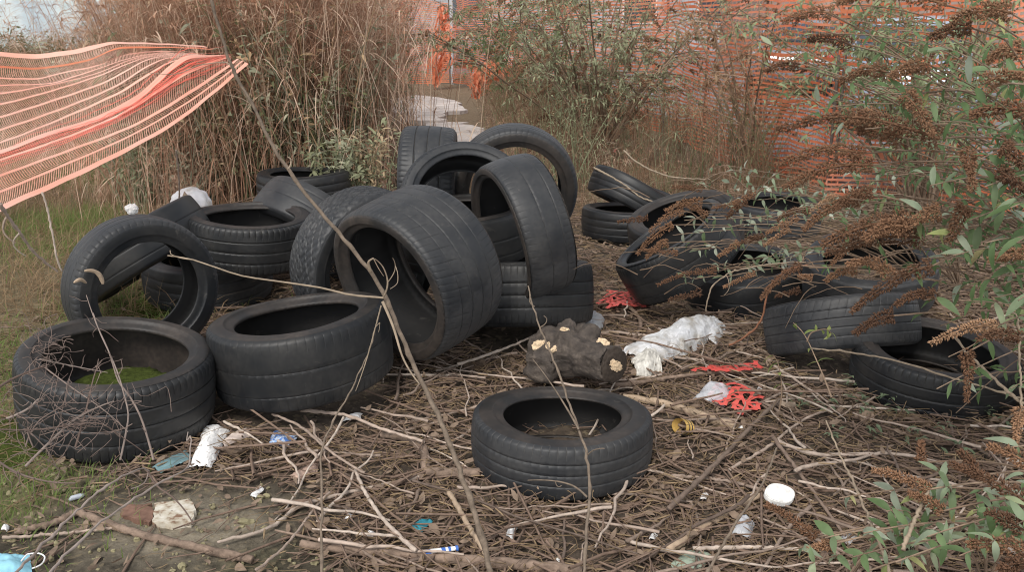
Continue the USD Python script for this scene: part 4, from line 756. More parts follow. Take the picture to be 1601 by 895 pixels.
tips = [(1365, 135, 2.4), (1392, 150, 2.4), (1480, 245, 2.3), (1540, 292, 2.2), (1440, 255, 2.35), (1400, 275, 2.4), (1572, 305, 2.15), (1508, 128, 2.3), (1592, 470, 2.1), (1580, 325, 2.15), (1528, 440, 2.3), (1490, 400, 2.35), (1478, 372, 2.35), (1420, 330, 2.45), (1455, 290, 2.35), (1530, 250, 2.2), (1590, 380, 2.15), (1555, 410, 2.25),
    (1515, 345, 2.3), (1600, 210, 2.1), (1560, 160, 2.2), (1470, 190, 2.35), (1330, 150, 2.6), (1300, 100, 2.7), (1430, 60, 2.45), (1570, 60, 2.2), (1250, 170, 2.8), (1280, 230, 2.7), (1230, 70, 2.8), (1350, 40, 2.6), (1500, 75, 2.3), (1310, 255, 2.6), (1540, 380, 2.2), (1445, 470, 2.45), (1500, 470, 2.35), (1200, 140, 2.9), (1180, 60, 2.9)] + [(float(rg.uniform(1230, 1610)), float(rg.uniform(-10, 420)), float(rg.uniform(2.3, 3.1))) for _ in range(62)] + [(float(rg.uniform(1440, 1610)), float(rg.uniform(330, 660)), float(rg.uniform(2.4, 3.0))) for _ in range(12)]
for k, (x, y, d) in enumerate(tips):
    tip = at(x, y, d); root = roots[(k * 5 + 1) % 9] + rg.normal(0, 0.05, 3) * [1, 1, 0]; st = shoot(root, tip, rg.uniform(0.3, 1.3)); st = st + np.vstack([np.zeros((1, 3)), np.cumsum(rg.normal(0, 0.0075, (22, 3)), 0) * np.sin(np.linspace(0.1, 3.0, 22))[:, None], np.zeros((1, 3))])
    mesh('branch', tubes(st, np.linspace(0.0042, 0.0013, 24), 6), STEM, P(D_)); items += leaf_pairs(st, 0.68, 0.99, 6, (0.064 if x > 1380 else 0.05) * (0.95 if k < 40 else 0.62), rg, 0.31)
add_leaves(D_, items, LEAFG)
# low trailing bush over the right tyres
E_ = thing('butterfly_bush', 'low trailing butterfly bush with small silvery leaves over the right tyres', 'bush'); items = []; rg = np.random.default_rng(6)
SILV = varied('silver_leaf', [(0, (0.08, 0.12, 0.05)), (0.4, (0.15, 0.19, 0.11)), (0.8, (0.24, 0.27, 0.2)), (1, (0.34, 0.36, 0.29))], 0.6, 0.35, 0.25, 20.0)
root = [G(1470, 480), G(1420, 440), G(1500, 455)]
tips = [(1100, 270, 4.5), (1085, 300, 4.4), (1052, 368, 4.25), (1030, 402, 4.2), (1130, 330, 4.3), (1180, 300, 4.4), (1235, 290, 4.3), (1150, 420, 4.15), (1190, 415, 4.1), (1110, 405, 4.2), (1070, 345, 4.3), (1272, 292, 4.2), (1060, 430, 4.1), (1166, 405, 4.1), (1120, 300, 4.4), (1205, 330, 4.3), (1250, 320, 4.2), (1300, 290, 4.1), (1140, 262, 4.5), (1080, 392, 4.15), (1215, 408, 4.05), (1100, 355, 4.3), (1290, 335, 4.1), (1320, 270, 4.1), (1160, 345, 4.25)]
for k, (x, y, d) in enumerate(tips):
    tip = at(x, y, d); st = shoot(root[k % 3], tip, 0.5); st += np.vstack([np.zeros((1, 3)), np.cumsum(rg.normal(0, 0.006, (22, 3)), 0), np.zeros((1, 3))])
    mesh('branch', tubes(st, np.linspace(0.005, 0.0016, 24), 5), STEM, P(E_)); items += leaf_pairs(st, 0.78, 0.995, 7, 0.042, rg, 0.42, (0.2, 0.9))
for b, tpx, d, rp in [((1052, 352), (996, 398), 4.2, 8), ((1045, 380), (1010, 405), 4.2, 7), ((1105, 338), (1056, 322), 4.3, 6), ((1120, 424), (1028, 446), 4.1, 5), ((1098, 318), (1040, 330), 4.3, 7), ((1070, 330), (1015, 362), 4.3, 7), ((1265, 330), (1215, 345), 4.1, 6)]:
    base, tip = at(*b, d), at(*tpx, d); u = np.linspace(0, 1, 10)[:, None]; line = base * (1 - u) + tip * u + np.array([0, 0, 0.02]) * np.sin(np.pi * u); mesh('seed_head', panicle(line, rp / FPX * d, 420, 0.0065, rg), SEED, P(E_))
    st = shoot(root[0], base, 0.3); mesh('branch', tubes(st, np.linspace(0.005, 0.002, 24), 5), STEM, P(E_))
tw = []
for k in range(46):
    x, y, d = rg.uniform(985, 1380), rg.uniform(285, 470), rg.uniform(4.0, 4.3); a = rg.normal(0.15, 0.35) + (np.pi if rg.random() < 0.5 else 0); Lp = rg.uniform(40, 150); c = at(x, y, d); e_ = at(x + Lp * math.cos(a), y - Lp * math.sin(a) * 0.6, d + rg.normal(0, 0.1)); u = np.linspace(0, 1, 8)[:, None]
    tw.append(c * (1 - u) + e_ * u + np.array([0, 0, 0.04]) * np.sin(np.pi * u) + np.cumsum(rg.normal(0, 0.004, (8, 3)), 0))
mesh('dry_twigs', tubes(np.array(tw), np.linspace(0.0026, 0.001, 8), 4, cap=False), STEM, P(E_), kind='stuff')
for k in range(16):
    x, y, d = rg.uniform(1000, 1330), rg.uniform(290, 460), rg.uniform(4.0, 4.25); base, tip = at(x, y, d), at(x - rg.uniform(20, 60), y + rg.uniform(-8, 32), d); u = np.linspace(0, 1, 8)[:, None]; mesh('seed_head', panicle(base * (1 - u) + tip * u, rg.uniform(0.011, 0.017), 240, 0.0065, rg), SEED, P(E_))
add_leaves(E_, items, SILV)
# green shoots in the bottom right corner, with fallen-over rusty heads
F_ = thing('butterfly_bush', 'young butterfly bush with broad green leaves in the bottom right corner', 'bush'); items = []; rg = np.random.default_rng(7)
root = [G(1420, 930), G(1540, 920), G(1640, 860), G(1300, 950)]
for k, (x, y, d) in enumerate([(1290, 842, 2.05), (1334, 872, 2.0), (1312, 780, 2.15), (1482, 762, 2.15), (1522, 800, 2.1), (1562, 780, 2.1), (1400, 880, 2.0), (1262, 884, 2.0), (1600, 742, 2.15), (1350, 835, 2.05), (1450, 840, 2.05), (1385, 800, 2.12), (1548, 850, 2.0), (1500, 870, 2.0), (1590, 820, 2.05), (1440, 775, 2.15), (1330, 905, 1.98), (1240, 860, 2.1), (1580, 700, 2.2), (1465, 735, 2.2)]):
    tip = at(x, y, d); st = shoot(root[k % 4] - [0, 0, 0.03], tip, 0.25); mesh('branch', tubes(st, np.linspace(0.004, 0.0014, 24), 5), STEM, P(F_)); items += leaf_pairs(st, 0.5, 0.99, 6, 0.044, rg, 0.36, (0.2, 1.2))
for b, tpx, d, rp in [((1608, 788), (1485, 726), 2.15, 11), ((1454, 766), (1364, 736), 2.2, 9), ((1275, 842), (1198, 789), 2.15, 8), ((1606, 724), (1542, 698), 2.2, 11), ((1608, 862), (1512, 852), 2.05, 13), ((1530, 745), (1500, 705), 2.2, 9), ((1600, 830), (1540, 800), 2.1, 10), ((1440, 725), (1440, 690), 2.3, 8), ((1605, 880), (1560, 892), 2.0, 14), ((1475, 800), (1420, 772), 2.15, 8), ((1300, 852), (1262, 862), 2.1, 7)]:
    base, tip = at(*b, d), at(*tpx, d); u = np.linspace(0, 1, 12)[:, None]; Lk = np.linalg.norm(tip - base); line = base * (1 - u) + tip * u + np.array([0, 0, 0.06]) * Lk * np.sin(np.pi * u); mesh('seed_head', panicle(line, rp / FPX * d, int(2200 * Lk) + 160, 0.0056, rg), SEED, P(F_))
    st = shoot(root[2], base, 0.2); mesh('branch', tubes(st, np.linspace(0.004, 0.002, 24), 5), STEM, P(F_))
add_leaves(F_, items, LEAFG)
# a small sprig with yellow green leaves
Gs = thing('leafy_sprig', 'sprig with yellow green leaves before the grey worn tyre', 'plant'); rg = np.random.default_rng(8); items = []
YG = varied('sprig_leaf', [(0, (0.16, 0.22, 0.06)), (0.6, (0.26, 0.31, 0.09)), (1, (0.36, 0.38, 0.14))], 0.55, 0.35, 0.35, 20.0)
for pts in ([(1300, 622), (1275, 560), (1255, 520), (1240, 505)], [(1218, 642), (1222, 600), (1215, 565), (1208, 555)], [(1262, 535), (1270, 520), (1290, 515), (1300, 522)]):
    l = px_line(pts, (3.45, 3.5), n=20); mesh('stem', tubes(l, np.linspace(0.003, 0.0012, 20), 5), STEM, P(Gs)); items += leaf_pairs(l, 0.45, 0.98, 4, 0.05, rg, 0.42, (0.2, 0.9))
add_leaves(Gs, items, YG)
# ground seedlings on the right
xy = np.array([G(x, y)[:2] for x, y in [(1385, 640), (1400, 655), (1340, 640), (1300, 700), (1480, 690), (1545, 660), (1420, 700), (1500, 720), (1360, 690), (1330, 610), (1350, 660), (1290, 650), (1250, 640), (1580, 680)]])
Bs, Ds, Ls = [], [], []
for x, y in xy:
    for k in range(12):
        a = rg.uniform(0, 6.28); Bs.append([x + rg.normal(0, 0.02), y + rg.normal(0, 0.02), float(hgt(x, y)) + 0.02 + rg.uniform(0, 0.05)]); Ds.append([math.cos(a), math.sin(a), rg.uniform(-0.1, 0.6)]); Ls.append(rg.uniform(0.018, 0.045))
mesh('seedlings', leaves(Bs, Ds, np.tile([0, 0, 1.0], (len(Bs), 1)), np.array(Ls), np.array(Ls) * 0.4, 0.4, 0.3, 4), SILV, kind='stuff', label='small grey green seedlings in the right litter')

# ------------------------------------------------------------------ orange safety nets
def net_mat(name, c1, c2, rough=0.45, trans=0.3):
    return mat(name, {'g': ('geometry', {}), 'n': ('noise_texture', {'scale': 1.3, 'detail': 4.0}), 'r': ('rgb_ramp', {'ramp': [(0.35, c1), (0.65, c2)]}),
        'p': ('principled_bsdf', {'roughness': rough, 'specular_ior_level': 0.5}), 't': ('translucent_bsdf', {}), 'mx': ('mix_closure', {'fac': trans})},
        [('g.position', 'n.vector'), ('n.fac', 'r.fac'), ('r.color', 'p.base_color'), ('r.color', 't.color'), ('p.BSDF', 'mx.closure1'), ('t.BSDF', 'mx.closure2')], surface='mx.closure')
ORANGE = net_mat('orange_net', (0.62, 0.165, 0.075), (0.7, 0.27, 0.15))
FADED = net_mat('faded_net', (0.84, 0.38, 0.27), (0.88, 0.58, 0.48), 0.35, 0.25)
PINK = net_mat('pink_net', (0.76, 0.16, 0.11), (0.8, 0.25, 0.19), 0.4, 0.3)
REDNET = net_mat('red_net', (0.7, 0.08, 0.065), (0.76, 0.14, 0.11), 0.4, 0.2)
POSTM = simple('grey_post', (0.4, 0.41, 0.42), 0.5, 0.5, 0.15, 20.0)
def ribbons(Pn, S, w):
    """Flat strips: centre lines Pn (N,K,3), side directions S (N,K,3), half widths."""
    N, K = Pn.shape[:2]; w = np.broadcast_to(w, (N, K))[..., None]
    V = np.stack([Pn - S * w, Pn + S * w], 2).reshape(N, K * 2, 3); q = np.array([[i * 2, i * 2 + 1, i * 2 + 3, i * 2 + 2] for i in range(K - 1)])
    return V.reshape(-1, 3), (tri(q)[None] + (np.arange(N) * K * 2)[:, None, None]).reshape(-1, 3)
def net_surface(a, b, H, seed, bulge=0.22, droop=0.0):
    d = b - a; Ln = np.linalg.norm(d[:2]); nx = np.array([-d[1], d[0], 0]) / Ln
    def S(u, v):
        """u along, v up, both in metres."""
        u = np.asarray(u, float); v = np.asarray(v, float); p = np.stack([u * 0.8 + seed, v * 1.1, 0 * u], -1)
        w = bulge * 2 * (meshkit.fbm(p, 3, seed) - 0.5) + 0.02 * np.sin(u * 9 + 4 * v); z = v + droop * (meshkit.fbm(np.stack([u * 0.5 + seed, 0 * u, 0 * u], -1), 3, seed + 5) - 0.6) * (v / H) + 0.16 * (meshkit.noise(p * 0.9, seed + 2) - 0.5) + 0.05 * (meshkit.noise(p * 3.3, seed + 3) - 0.5)
        base = a + d * (u / Ln)[..., None]; return base + nx * w[..., None] + np.stack([0 * z, 0 * z, hgt(base[..., 0], base[..., 1]) * 0 + z], -1)
    return S, Ln, nx
STAKE = simple('rusty_stake', (0.13, 0.1, 0.085), 0.8, 0.3, 0.3, 20.0)
def fence(name, label, a, b, H, npan, seed, row=0.046, colw=0.085, droop=0.25, posts=True):
    t = thing(name, label, 'fence', None); S, Ln, nx = net_surface(a, b, H, seed, droop=droop); n = npan
    for k in range(n):
        u0, u1 = Ln * k / n, Ln * (k + 1) / n; nu = max(6, int((u1 - u0) / 0.14)); us = np.linspace(u0, u1, nu); vs = np.arange(0.02, H, row)
        U, Vv = np.meshgrid(us, vs); c = S(U, Vv); up = nrm(S(U, Vv + 0.01) - S(U, Vv - 0.01)); h = ribbons(c, up, 0.0105 + 0.006 * (np.arange(len(vs)) % 9 == 0)[:, None])
        cu = np.arange(u0, u1, colw); U, V0 = np.meshgrid(cu, vs[:-1]); U = U + (np.arange(len(vs) - 1) % 2)[:, None] * colw * 0.5; U, V0 = U.ravel(), V0.ravel()
        c = np.stack([S(U, V0), S(U + 0.004, V0 + row)], 1); al = nrm((b - a) * [1, 1, 0]); v = ribbons(c, np.broadcast_to(al, c.shape), 0.006)
        mesh('net_panel', join([h, v]), ORANGE, P(t), smooth=False)
    if posts:
        for k in range(n + 1):
            q = a + (b - a) * k / n + nx * 0.06; z = float(hgt(q[0], q[1])); mesh('post', tubes(np.array([[q[0], q[1], z - 0.1], [q[0], q[1], z + H * 0.6], [q[0], q[1], z + H + 0.12]]), 0.032 if (k == 0 and seed == 3) else 0.014, 8), POSTM if (k == 0 and seed == 3) else STAKE, P(t))
    return t
fa = G(704, 132) * [1, 1, 0]; fm = G(1030, 208) * [1, 1, 0]; fn = G(1290, 318) * [1, 1, 0]; fb = G(1720, 352) * [1, 1, 0]
fence('net_fence', 'far run of the orange net fence from the grey pole to the middle bush', fa, fm, 2.05, 3, 3, droop=0.12)
fence('net_fence', 'orange net fence right of the middle bush, sagging towards the tyres', fm, fn, 2.1, 3, 13, row=0.043, droop=0.2)
fence('net_fence', 'orange net fence at the far right behind the near bush', fn, fb, 2.1, 2, 23, row=0.043, droop=0.2)
fence('net_fence', 'far orange net fence left of the grey pole, behind the reeds', G(520, 124) * [1, 1, 0], fa + [-0.05, 0.15, 0], 1.95, 3, 8, droop=0.12)
# bunched net hanging down the corner pole, and a slumped fold in the bush
def bunch(name, label, axis, rad, m, seed, n=26):
    rr = np.random.default_rng(seed); t = thing(name, label, 'net'); l = spline(axis, 20)
    for k in range(n):
        off = np.cumsum(rr.normal(0, rad * 0.22, (20, 3)), 0) + rr.normal(0, rad * 0.6, 3); off -= off.mean(0) * 0.5
        c = (l + off * np.sin(np.linspace(0.5, 2.8, 20))[:, None])[None]; s = nrm(rr.normal(0, 1, 3) + 0 * c); mesh('net_strand', ribbons(c, s, 0.02), m, P(t), smooth=False)
    return t
bunch('orange_net', 'bunched orange net hanging beside the grey pole', [at(690, 10, 21.5), at(692, 60, 21.3), at(684, 100, 21.3), at(680, 132, 21.3)], 0.22, ORANGE, 3, 30)
bunch('orange_net', 'slumped fold of orange net under the bush by the path', [at(745, 152, 15), at(752, 118, 15), at(775, 108, 15), at(790, 122, 15)], 0.16, ORANGE, 4, 26)

# sagging net at the upper left
strips = [[(-80, 81), (0, 84), (50, 88), (120, 80), (180, 67), (240, 68), (322, 73)], [(-80, 101), (0, 104), (52, 107), (130, 96), (195, 74), (270, 74), (332, 77)], [(-80, 120), (0, 122), (55, 123), (100, 113), (150, 103), (205, 83), (252, 79)],
    [(-80, 134), (0, 133), (70, 131), (130, 115), (215, 88), (262, 81)], [(-80, 152), (0, 146), (70, 134), (140, 118), (228, 87), (287, 81)], [(-80, 178), (0, 163), (80, 142), (150, 120), (238, 88), (302, 82)], [(-80, 204), (0, 183), (80, 158), (160, 130), (252, 88), (317, 84)],
    [(-80, 226), (0, 203), (80, 176), (170, 140), (268, 90), (332, 86)], [(-80, 248), (0, 223), (80, 192), (180, 148), (285, 92), (345, 86)], [(-80, 262), (0, 238), (70, 211), (140, 190), (210, 156), (302, 88), (352, 86)], [(-80, 276), (0, 250), (100, 216), (190, 178), (300, 110), (360, 88)],
    [(-80, 306), (0, 275), (100, 238), (200, 200), (300, 142), (372, 92)], [(-80, 330), (0, 300), (100, 258), (200, 214), (290, 162), (379, 95)], [(-80, 364), (0, 326), (90, 286), (180, 243), (270, 193), (330, 147), (386, 98)]]
sn = thing('safety_net', 'faded orange plastic net hanging slack across the upper left', 'net'); K = 60; lines = []
for k, s in enumerate(strips):
    f = k / (len(strips) - 1); l = px_line(s, (6.2 - 1.9 * f, 6.3 - 1.2 * f, 6.5 - 0.7 * f), n=K); lines.append(l)
lines = np.array(lines); rs = np.random.default_rng(17)
lines[:, :, 2] += 0.0012 * np.sin(np.arange(K)[None] * 0.9 + np.arange(len(lines))[:, None] * 2.1) * rs.uniform(0.3, 1, (len(lines), 1))
across = nrm(np.gradient(lines, axis=0))
for k in range(len(lines)):
    hw = {0: 0.026, 1: 0.014, 9: 0.03, 13: 0.03}.get(k, 0.0115) * np.linspace(1.0, 0.75, K)
    mesh('strap', ribbons(lines[k:k + 1], across[k:k + 1], hw[None]), FADED if k != 1 else ORANGE, P(sn), smooth=True)
mid = []
for k in range(len(lines) - 1):
    n = 140; u = np.linspace(0, K - 1.001, n); i = u.astype(int); f = (u - i)[:, None]; A = lines[k][i] * (1 - f) + lines[k][i + 1] * f
    u2 = np.clip(u + 1.9 * (1 if k % 2 else -1), 0, K - 1.001); i = u2.astype(int); f = (u2 - i)[:, None]; Bq = lines[k + 1][i] * (1 - f) + lines[k + 1][i + 1] * f
    m_ = (A + Bq) / 2 - np.array([0, 0, 0.012]); mid.append(np.stack([A, m_, Bq], 1))
mid = np.vstack(mid); al = np.broadcast_to(nrm(np.gradient(lines, axis=1)).mean((0, 1)), mid.shape)
mesh('mesh_strands', ribbons(mid, nrm(al), 0.0015), FADED, P(sn), smooth=False, kind='stuff')
ex = []                                              # doubled-over net in the middle
for k in range(26):
    f = rs.uniform(-0.1, 1.25); l = lines[9] * (1 - f) + lines[10] * f + np.array([0, 0, -0.03]) * rs.uniform(0, 1) + np.cumsum(rs.normal(0, 0.003, (K, 3)), 0); ex.append(l)
ex = np.array(ex); mesh('folded_strands', ribbons(ex, nrm(across[9] + 0 * ex), 0.0028), PINK, P(sn), smooth=True, kind='stuff')
# scraps of red net on the ground
def net_scrap(label, pts, seed, lift=0.03, cell=0.045):
    rr = np.random.default_rng(seed); pts = np.array([G(x, y, lift) for x, y in pts]); c = pts.mean(0); t_, segs = thing('net_scrap', label, 'net', None), []
    from shapely.geometry import Polygon, Point
    pg = Polygon(pts[:, :2]); x0, y0, x1, y1 = pg.bounds; nx_, ny_ = int((x1 - x0) / cell) + 2, int((y1 - y0) / cell) + 2; an = rr.uniform(0, 1.5)
    node = lambda i, j: np.array([x0 + i * cell + (j % 2) * cell * 0.5 + 0.006 * math.sin(i * 7 + j * 3), y0 + j * cell, 0])
    zf = lambda p: float(hgt(p[0], p[1])) + lift + 0.035 * float(meshkit.noise(np.array([p[0] * 9, p[1] * 9, seed]), seed)) - 0.01
    for i in range(-1, nx_):
        for j in range(-1, ny_):
            for di, dj in ((1, 0), (0, 1), (-1 if j % 2 == 0 else 1, 1)):
                if rr.random() < 0.24: continue
                p, q_ = node(i, j), node(i + di, j + dj)
                if pg.contains(Point(*p[:2])) and pg.contains(Point(*q_[:2])):
                    p[2], q_[2] = zf(p), zf(q_); segs.append(np.stack([p, (p + q_) / 2 + [0, 0, 0.003], q_]))
    segs = np.array(segs); d = nrm(segs[:, 2] - segs[:, 0]); s = nrm(np.cross(d, [0, 0, 1.0])) [:, None] + 0 * segs
    mesh('net_mesh', ribbons(segs, s, np.array([[0.013, 0.007, 0.013]])), REDNET, P(t_), smooth=False, kind='stuff')
net_scrap('scrap of red plastic net at the foot of the gaping tilted tyre', [(928, 478), (950, 452), (1000, 462), (1035, 478), (1010, 486), (960, 488)], 3)
net_scrap('large scrap of red plastic net right of the gold ring', [(1092, 612), (1130, 598), (1180, 610), (1205, 632), (1160, 660), (1128, 640)], 5)
net_scrap('torn scrap of red plastic net behind the clear bag', [(1060, 590), (1105, 572), (1150, 570), (1200, 560), (1195, 582), (1130, 592)], 7, lift=0.045)
net_scrap('small scrap of red net in the litter under the middle bush', [(915, 240), (935, 228), (965, 232), (960, 245), (930, 250)], 9, lift=0.05, cell=0.08)

# ------------------------------------------------------------------ rubbish on the ground
PLASTIC = mat('white_plastic', {'tc': ('texture_coordinate', {}), 'n': ('noise_texture', {'scale': 14.0, 'detail': 5.0}), 'r': ('rgb_ramp', {'ramp': [(0.32, (0.4, 0.36, 0.3)), (0.5, (0.66, 0.66, 0.66)), (0.65, (0.76, 0.77, 0.79))]}),
    'p': ('principled_bsdf', {'roughness': 0.4}), 't': ('translucent_bsdf', {}), 'mx': ('mix_closure', {'fac': 0.2})}, [('tc.object', 'n.vector'), ('n.fac', 'r.fac'), ('r.color', 'p.base_color'), ('r.color', 't.color'), ('p.BSDF', 'mx.closure1'), ('t.BSDF', 'mx.closure2')], surface='mx.closure')
WHITE = simple('white_card', (0.8, 0.79, 0.77), 0.6, 0.4, 0.1, 20.0)
CLEAR = mat('clear_plastic', {'p': ('principled_bsdf', {'base_color': (0.62, 0.64, 0.67), 'roughness': 0.3, 'specular_ior_level': 0.6}), 't': ('transparent_bsdf', {'color': (0.95, 0.96, 0.97)}), 'm1': ('mix_closure', {'fac': 0.58})},
    [('t.BSDF', 'm1.closure1'), ('p.BSDF', 'm1.closure2')], surface='m1.closure')
BLUE = simple('blue_cloth', (0.25, 0.5, 0.6), 0.8, 0.2, 0.12, 40.0); BLUEP = simple('blue_print', (0.06, 0.16, 0.5), 0.45, 0.4, 0.2, 20.0); TEAL = simple('teal_plastic', (0.04, 0.3, 0.38), 0.4, 0.5, 0.25, 30.0)
GOLD = simple('gold_band', (0.5, 0.33, 0.1), 0.4, 0.5, 0.25, 40.0); DARK = simple('dark_print', (0.05, 0.04, 0.04), 0.5, 0.4, 0.2)
def crumple(name, label, cat, corners, h, m, seed, nu=46, nv=24, ridge=0.5, lift=0.01, ragged=0.14, parent=None):
    """A crumpled sheet over four ground corners (given as pixels)."""
    c = np.array([G(x, y) for x, y in corners]); u, v = np.meshgrid(np.linspace(0, 1, nu), np.linspace(0, 1, nv), indexing='ij')
    rr = lambda sc, s: meshkit.fbm(np.stack([u * sc * nu / nv, v * sc, 0 * u + seed], -1), 4, s)
    eu = u + ragged * (rr(3, seed + 1) - 0.5) * 1.2; ev = v + ragged * (rr(3, seed + 2) - 0.5) * 1.8
    Pq = (c[0] * ((1 - eu) * (1 - ev))[..., None] + c[1] * (eu * (1 - ev))[..., None] + c[2] * (eu * ev)[..., None] + c[3] * ((1 - eu) * ev)[..., None])
    cr = 1 - 2 * np.abs(rr(2.6, seed + 3) - 0.5); cr2 = 1 - 2 * np.abs(rr(6, seed + 4) - 0.5)
    Z = h * (np.sin(np.pi * np.clip(v, 0, 1)) ** 0.6 * (0.35 + 0.65 * rr(1.6, seed + 5)) * (0.45 + 0.55 * np.sin(np.pi * u) ** 0.5) + ridge * (0.45 * (cr - 0.6) + 0.25 * (cr2 - 0.6)))
    Pq[..., 2] = hgt(Pq[..., 0], Pq[..., 1]) + lift + np.maximum(Z, 0)
    return mesh(name, grid(Pq), m, parent or '/World', smooth=name == 'clear_bag', label=label, cat=cat)
crumple('plastic_sheet', 'long crumpled white plastic sheet right of the stump', 'plastic sheet', [(968, 560), (1110, 506), (1128, 530), (1010, 588)], 0.13, PLASTIC, 3)
crumple('plastic_sheet', 'dirty white crumpled end of plastic beside the stump', 'plastic sheet', [(985, 570), (1028, 556), (1036, 588), (995, 598)], 0.09, simple('dirty_plastic', (0.55, 0.53, 0.48), 0.6, 0.3, 0.35, 30.0), 9, 24, 20)
crumple('plastic_sheet', 'tail of crumpled white plastic in front of the gaping tyre', 'plastic sheet', [(1082, 535), (1100, 505), (1136, 520), (1120, 545)], 0.08, PLASTIC, 14, 24, 20)
crumple('paper_scrap', 'torn white sheet by the large left tyre', 'paper', [(292, 742), (320, 672), (362, 682), (330, 742)], 0.05, WHITE, 21, 30, 24)
crumple('paper_scrap', 'folded pinkish white card next to the torn white sheet', 'paper', [(345, 700), (385, 675), (394, 688), (352, 704)], 0.03, simple('pink_card', (0.6, 0.5, 0.44), 0.7, 0.3, 0.15), 25, 16, 12, ragged=0.04)
crumple('paper_scrap', 'bluish plastic scrap under the torn white sheet', 'plastic', [(238, 735), (290, 708), (300, 722), (250, 745)], 0.01, simple('blue_scrap', (0.16, 0.26, 0.28), 0.5, 0.4, 0.3, 20.0), 27, 20, 12)
crumple('clear_bag', 'small clear plastic bag on the red net scraps', 'plastic bag', [(1082, 632), (1108, 612), (1150, 620), (1130, 646)], 0.08, CLEAR, 31, 26, 20)
crumple('clear_bag', 'clear crumpled plastic behind the stump', 'plastic bag', [(908, 525), (925, 498), (945, 505), (935, 530)], 0.08, CLEAR, 33, 20, 18)
crumple('clear_bag', 'crumpled clear cup in the litter below the white lid', 'plastic', [(1140, 845), (1150, 820), (1180, 826), (1172, 852)], 0.05, CLEAR, 35, 20, 18)
crumple('paper_scrap', 'white paper scrap near the bottom centre of the litter', 'paper', [(788, 843), (797, 826), (808, 832), (800, 850)], 0.02, WHITE, 41, 10, 10, ragged=0.2)
crumple('paper_scrap', 'small white scrap on the bare soil', 'paper', [(390, 782), (404, 766), (414, 770), (400, 784)], 0.012, WHITE, 43, 10, 8)
crumple('paper_scrap', 'white wrapper among the sticks by the tilted tyre', 'wrapper', [(536, 664), (545, 655), (567, 652), (563, 662)], 0.02, WHITE, 45, 12, 8)
crumple('blue_wrapper', 'blue and white wrapper on the soil by the tilted tyre', 'wrapper', [(418, 700), (430, 680), (466, 686), (446, 706)], 0.025, mat('wrapper_print', {'tc': ('geometry', {}), 'n': ('noise_texture', {'scale': 45.0}), 'r': ('rgb_ramp', {'ramp': [(0.45, (0.1, 0.22, 0.55)), (0.5, (0.6, 0.66, 0.75)), (0.62, (0.25, 0.4, 0.65))]}), 'p': ('principled_bsdf', {'roughness': 0.35})}, [('tc.position', 'n.vector'), ('n.fac', 'r.fac'), ('r.color', 'p.base_color')], surface='p.BSDF'), 47, 18, 14)
crumple('plastic_scrap', 'teal plastic scrap in the lower centre of the litter', 'plastic', [(642, 832), (655, 818), (676, 822), (655, 840)], 0.02, TEAL, 49, 14, 10, ragged=0.3)
crumple('paper_scrap', 'pinkish paper pulp shreds right of the bare soil', 'paper', [(450, 752), (490, 728), (500, 742), (470, 762)], 0.02, simple('pulp', (0.42, 0.3, 0.24), 0.9, 0.2, 0.3, 50.0), 51, 16, 12, ragged=0.3)
crumple('plastic_sheet', 'white plastic scrap between the green leaves at the bottom right', 'plastic', [(1305, 850), (1325, 836), (1345, 845), (1325, 862)], 0.03, PLASTIC, 53, 14, 12)
crumple('paper_scrap', 'dull grey green wrapper at the bottom edge right of centre', 'wrapper', [(1045, 895), (1070, 868), (1110, 872), (1100, 900)], 0.015, simple('dull_wrapper', (0.3, 0.36, 0.28), 0.6, 0.4, 0.35, 40.0), 55, 16, 12)
for k, (x, y, lb) in enumerate([(1188, 612, 'white bottle cap beside the red net scrap'), (1158, 672, 'white scrap right of the gold ring'), (1020, 846, 'tiny white scrap left of the stout pale branch'), (578, 842, 'small cream scrap in the bottom centre litter'), (873, 882, 'cream crumb on the long peeling log'), (545, 815, 'tiny white scrap left of the teal one'), (8, 832, 'white scrap at the left edge by the thin straight branch'), (1100, 782, 'tiny white scrap in the right litter')]):
    crumple('litter_scrap', lb, 'scrap', [(x - 7, y + 4), (x - 2, y - 5), (x + 8, y - 3), (x + 4, y + 5)], 0.015, WHITE, 60 + k, 8, 8, ragged=0.2)
def ellipsoid(c, r, seed, m=None, amp=0.15, sub=3, R=None):
    s = trimesh.creation.icosphere(sub, 1.0); v = np.array(s.vertices); v = v * (1 + amp * (meshkit.fbm(v * 2.2 + seed, 3, seed) - 0.5)[:, None] * 2) * r
    if R is not None: v = v @ np.array(R).T
    return v + c, np.array(s.faces)
# white lid
c = G(1218, 776, 0.065); an = np.linspace(0, 2 * np.pi, 41)[:-1]; prof = [(0.0, 0.012), (0.75, 0.012), (0.9, 0.010), (0.93, 0.016), (1.0, 0.014), (1.02, 0.0), (1.0, -0.006), (0.0, -0.004)]
Pl = np.stack([np.stack([0.045 * r * np.cos(an), 0.036 * r * np.sin(an), z + 0.003 * np.cos(3 * an) * r], -1) for r, z in prof]); Pl = np.concatenate([Pl, Pl[:, :1]], 1)
tl = math.radians(28); Rx = np.array([[1, 0, 0], [0, math.cos(tl), -math.sin(tl)], [0, math.sin(tl), math.cos(tl)]])
v, f = grid(Pl); mesh('plastic_disc', (v @ Rx.T + c, f[:, ::-1]), simple('stained_white', (0.7, 0.69, 0.66), 0.5, 0.4, 0.22, 45.0), label='white oval plastic disc lying in the litter at the lower right', cat='disc')
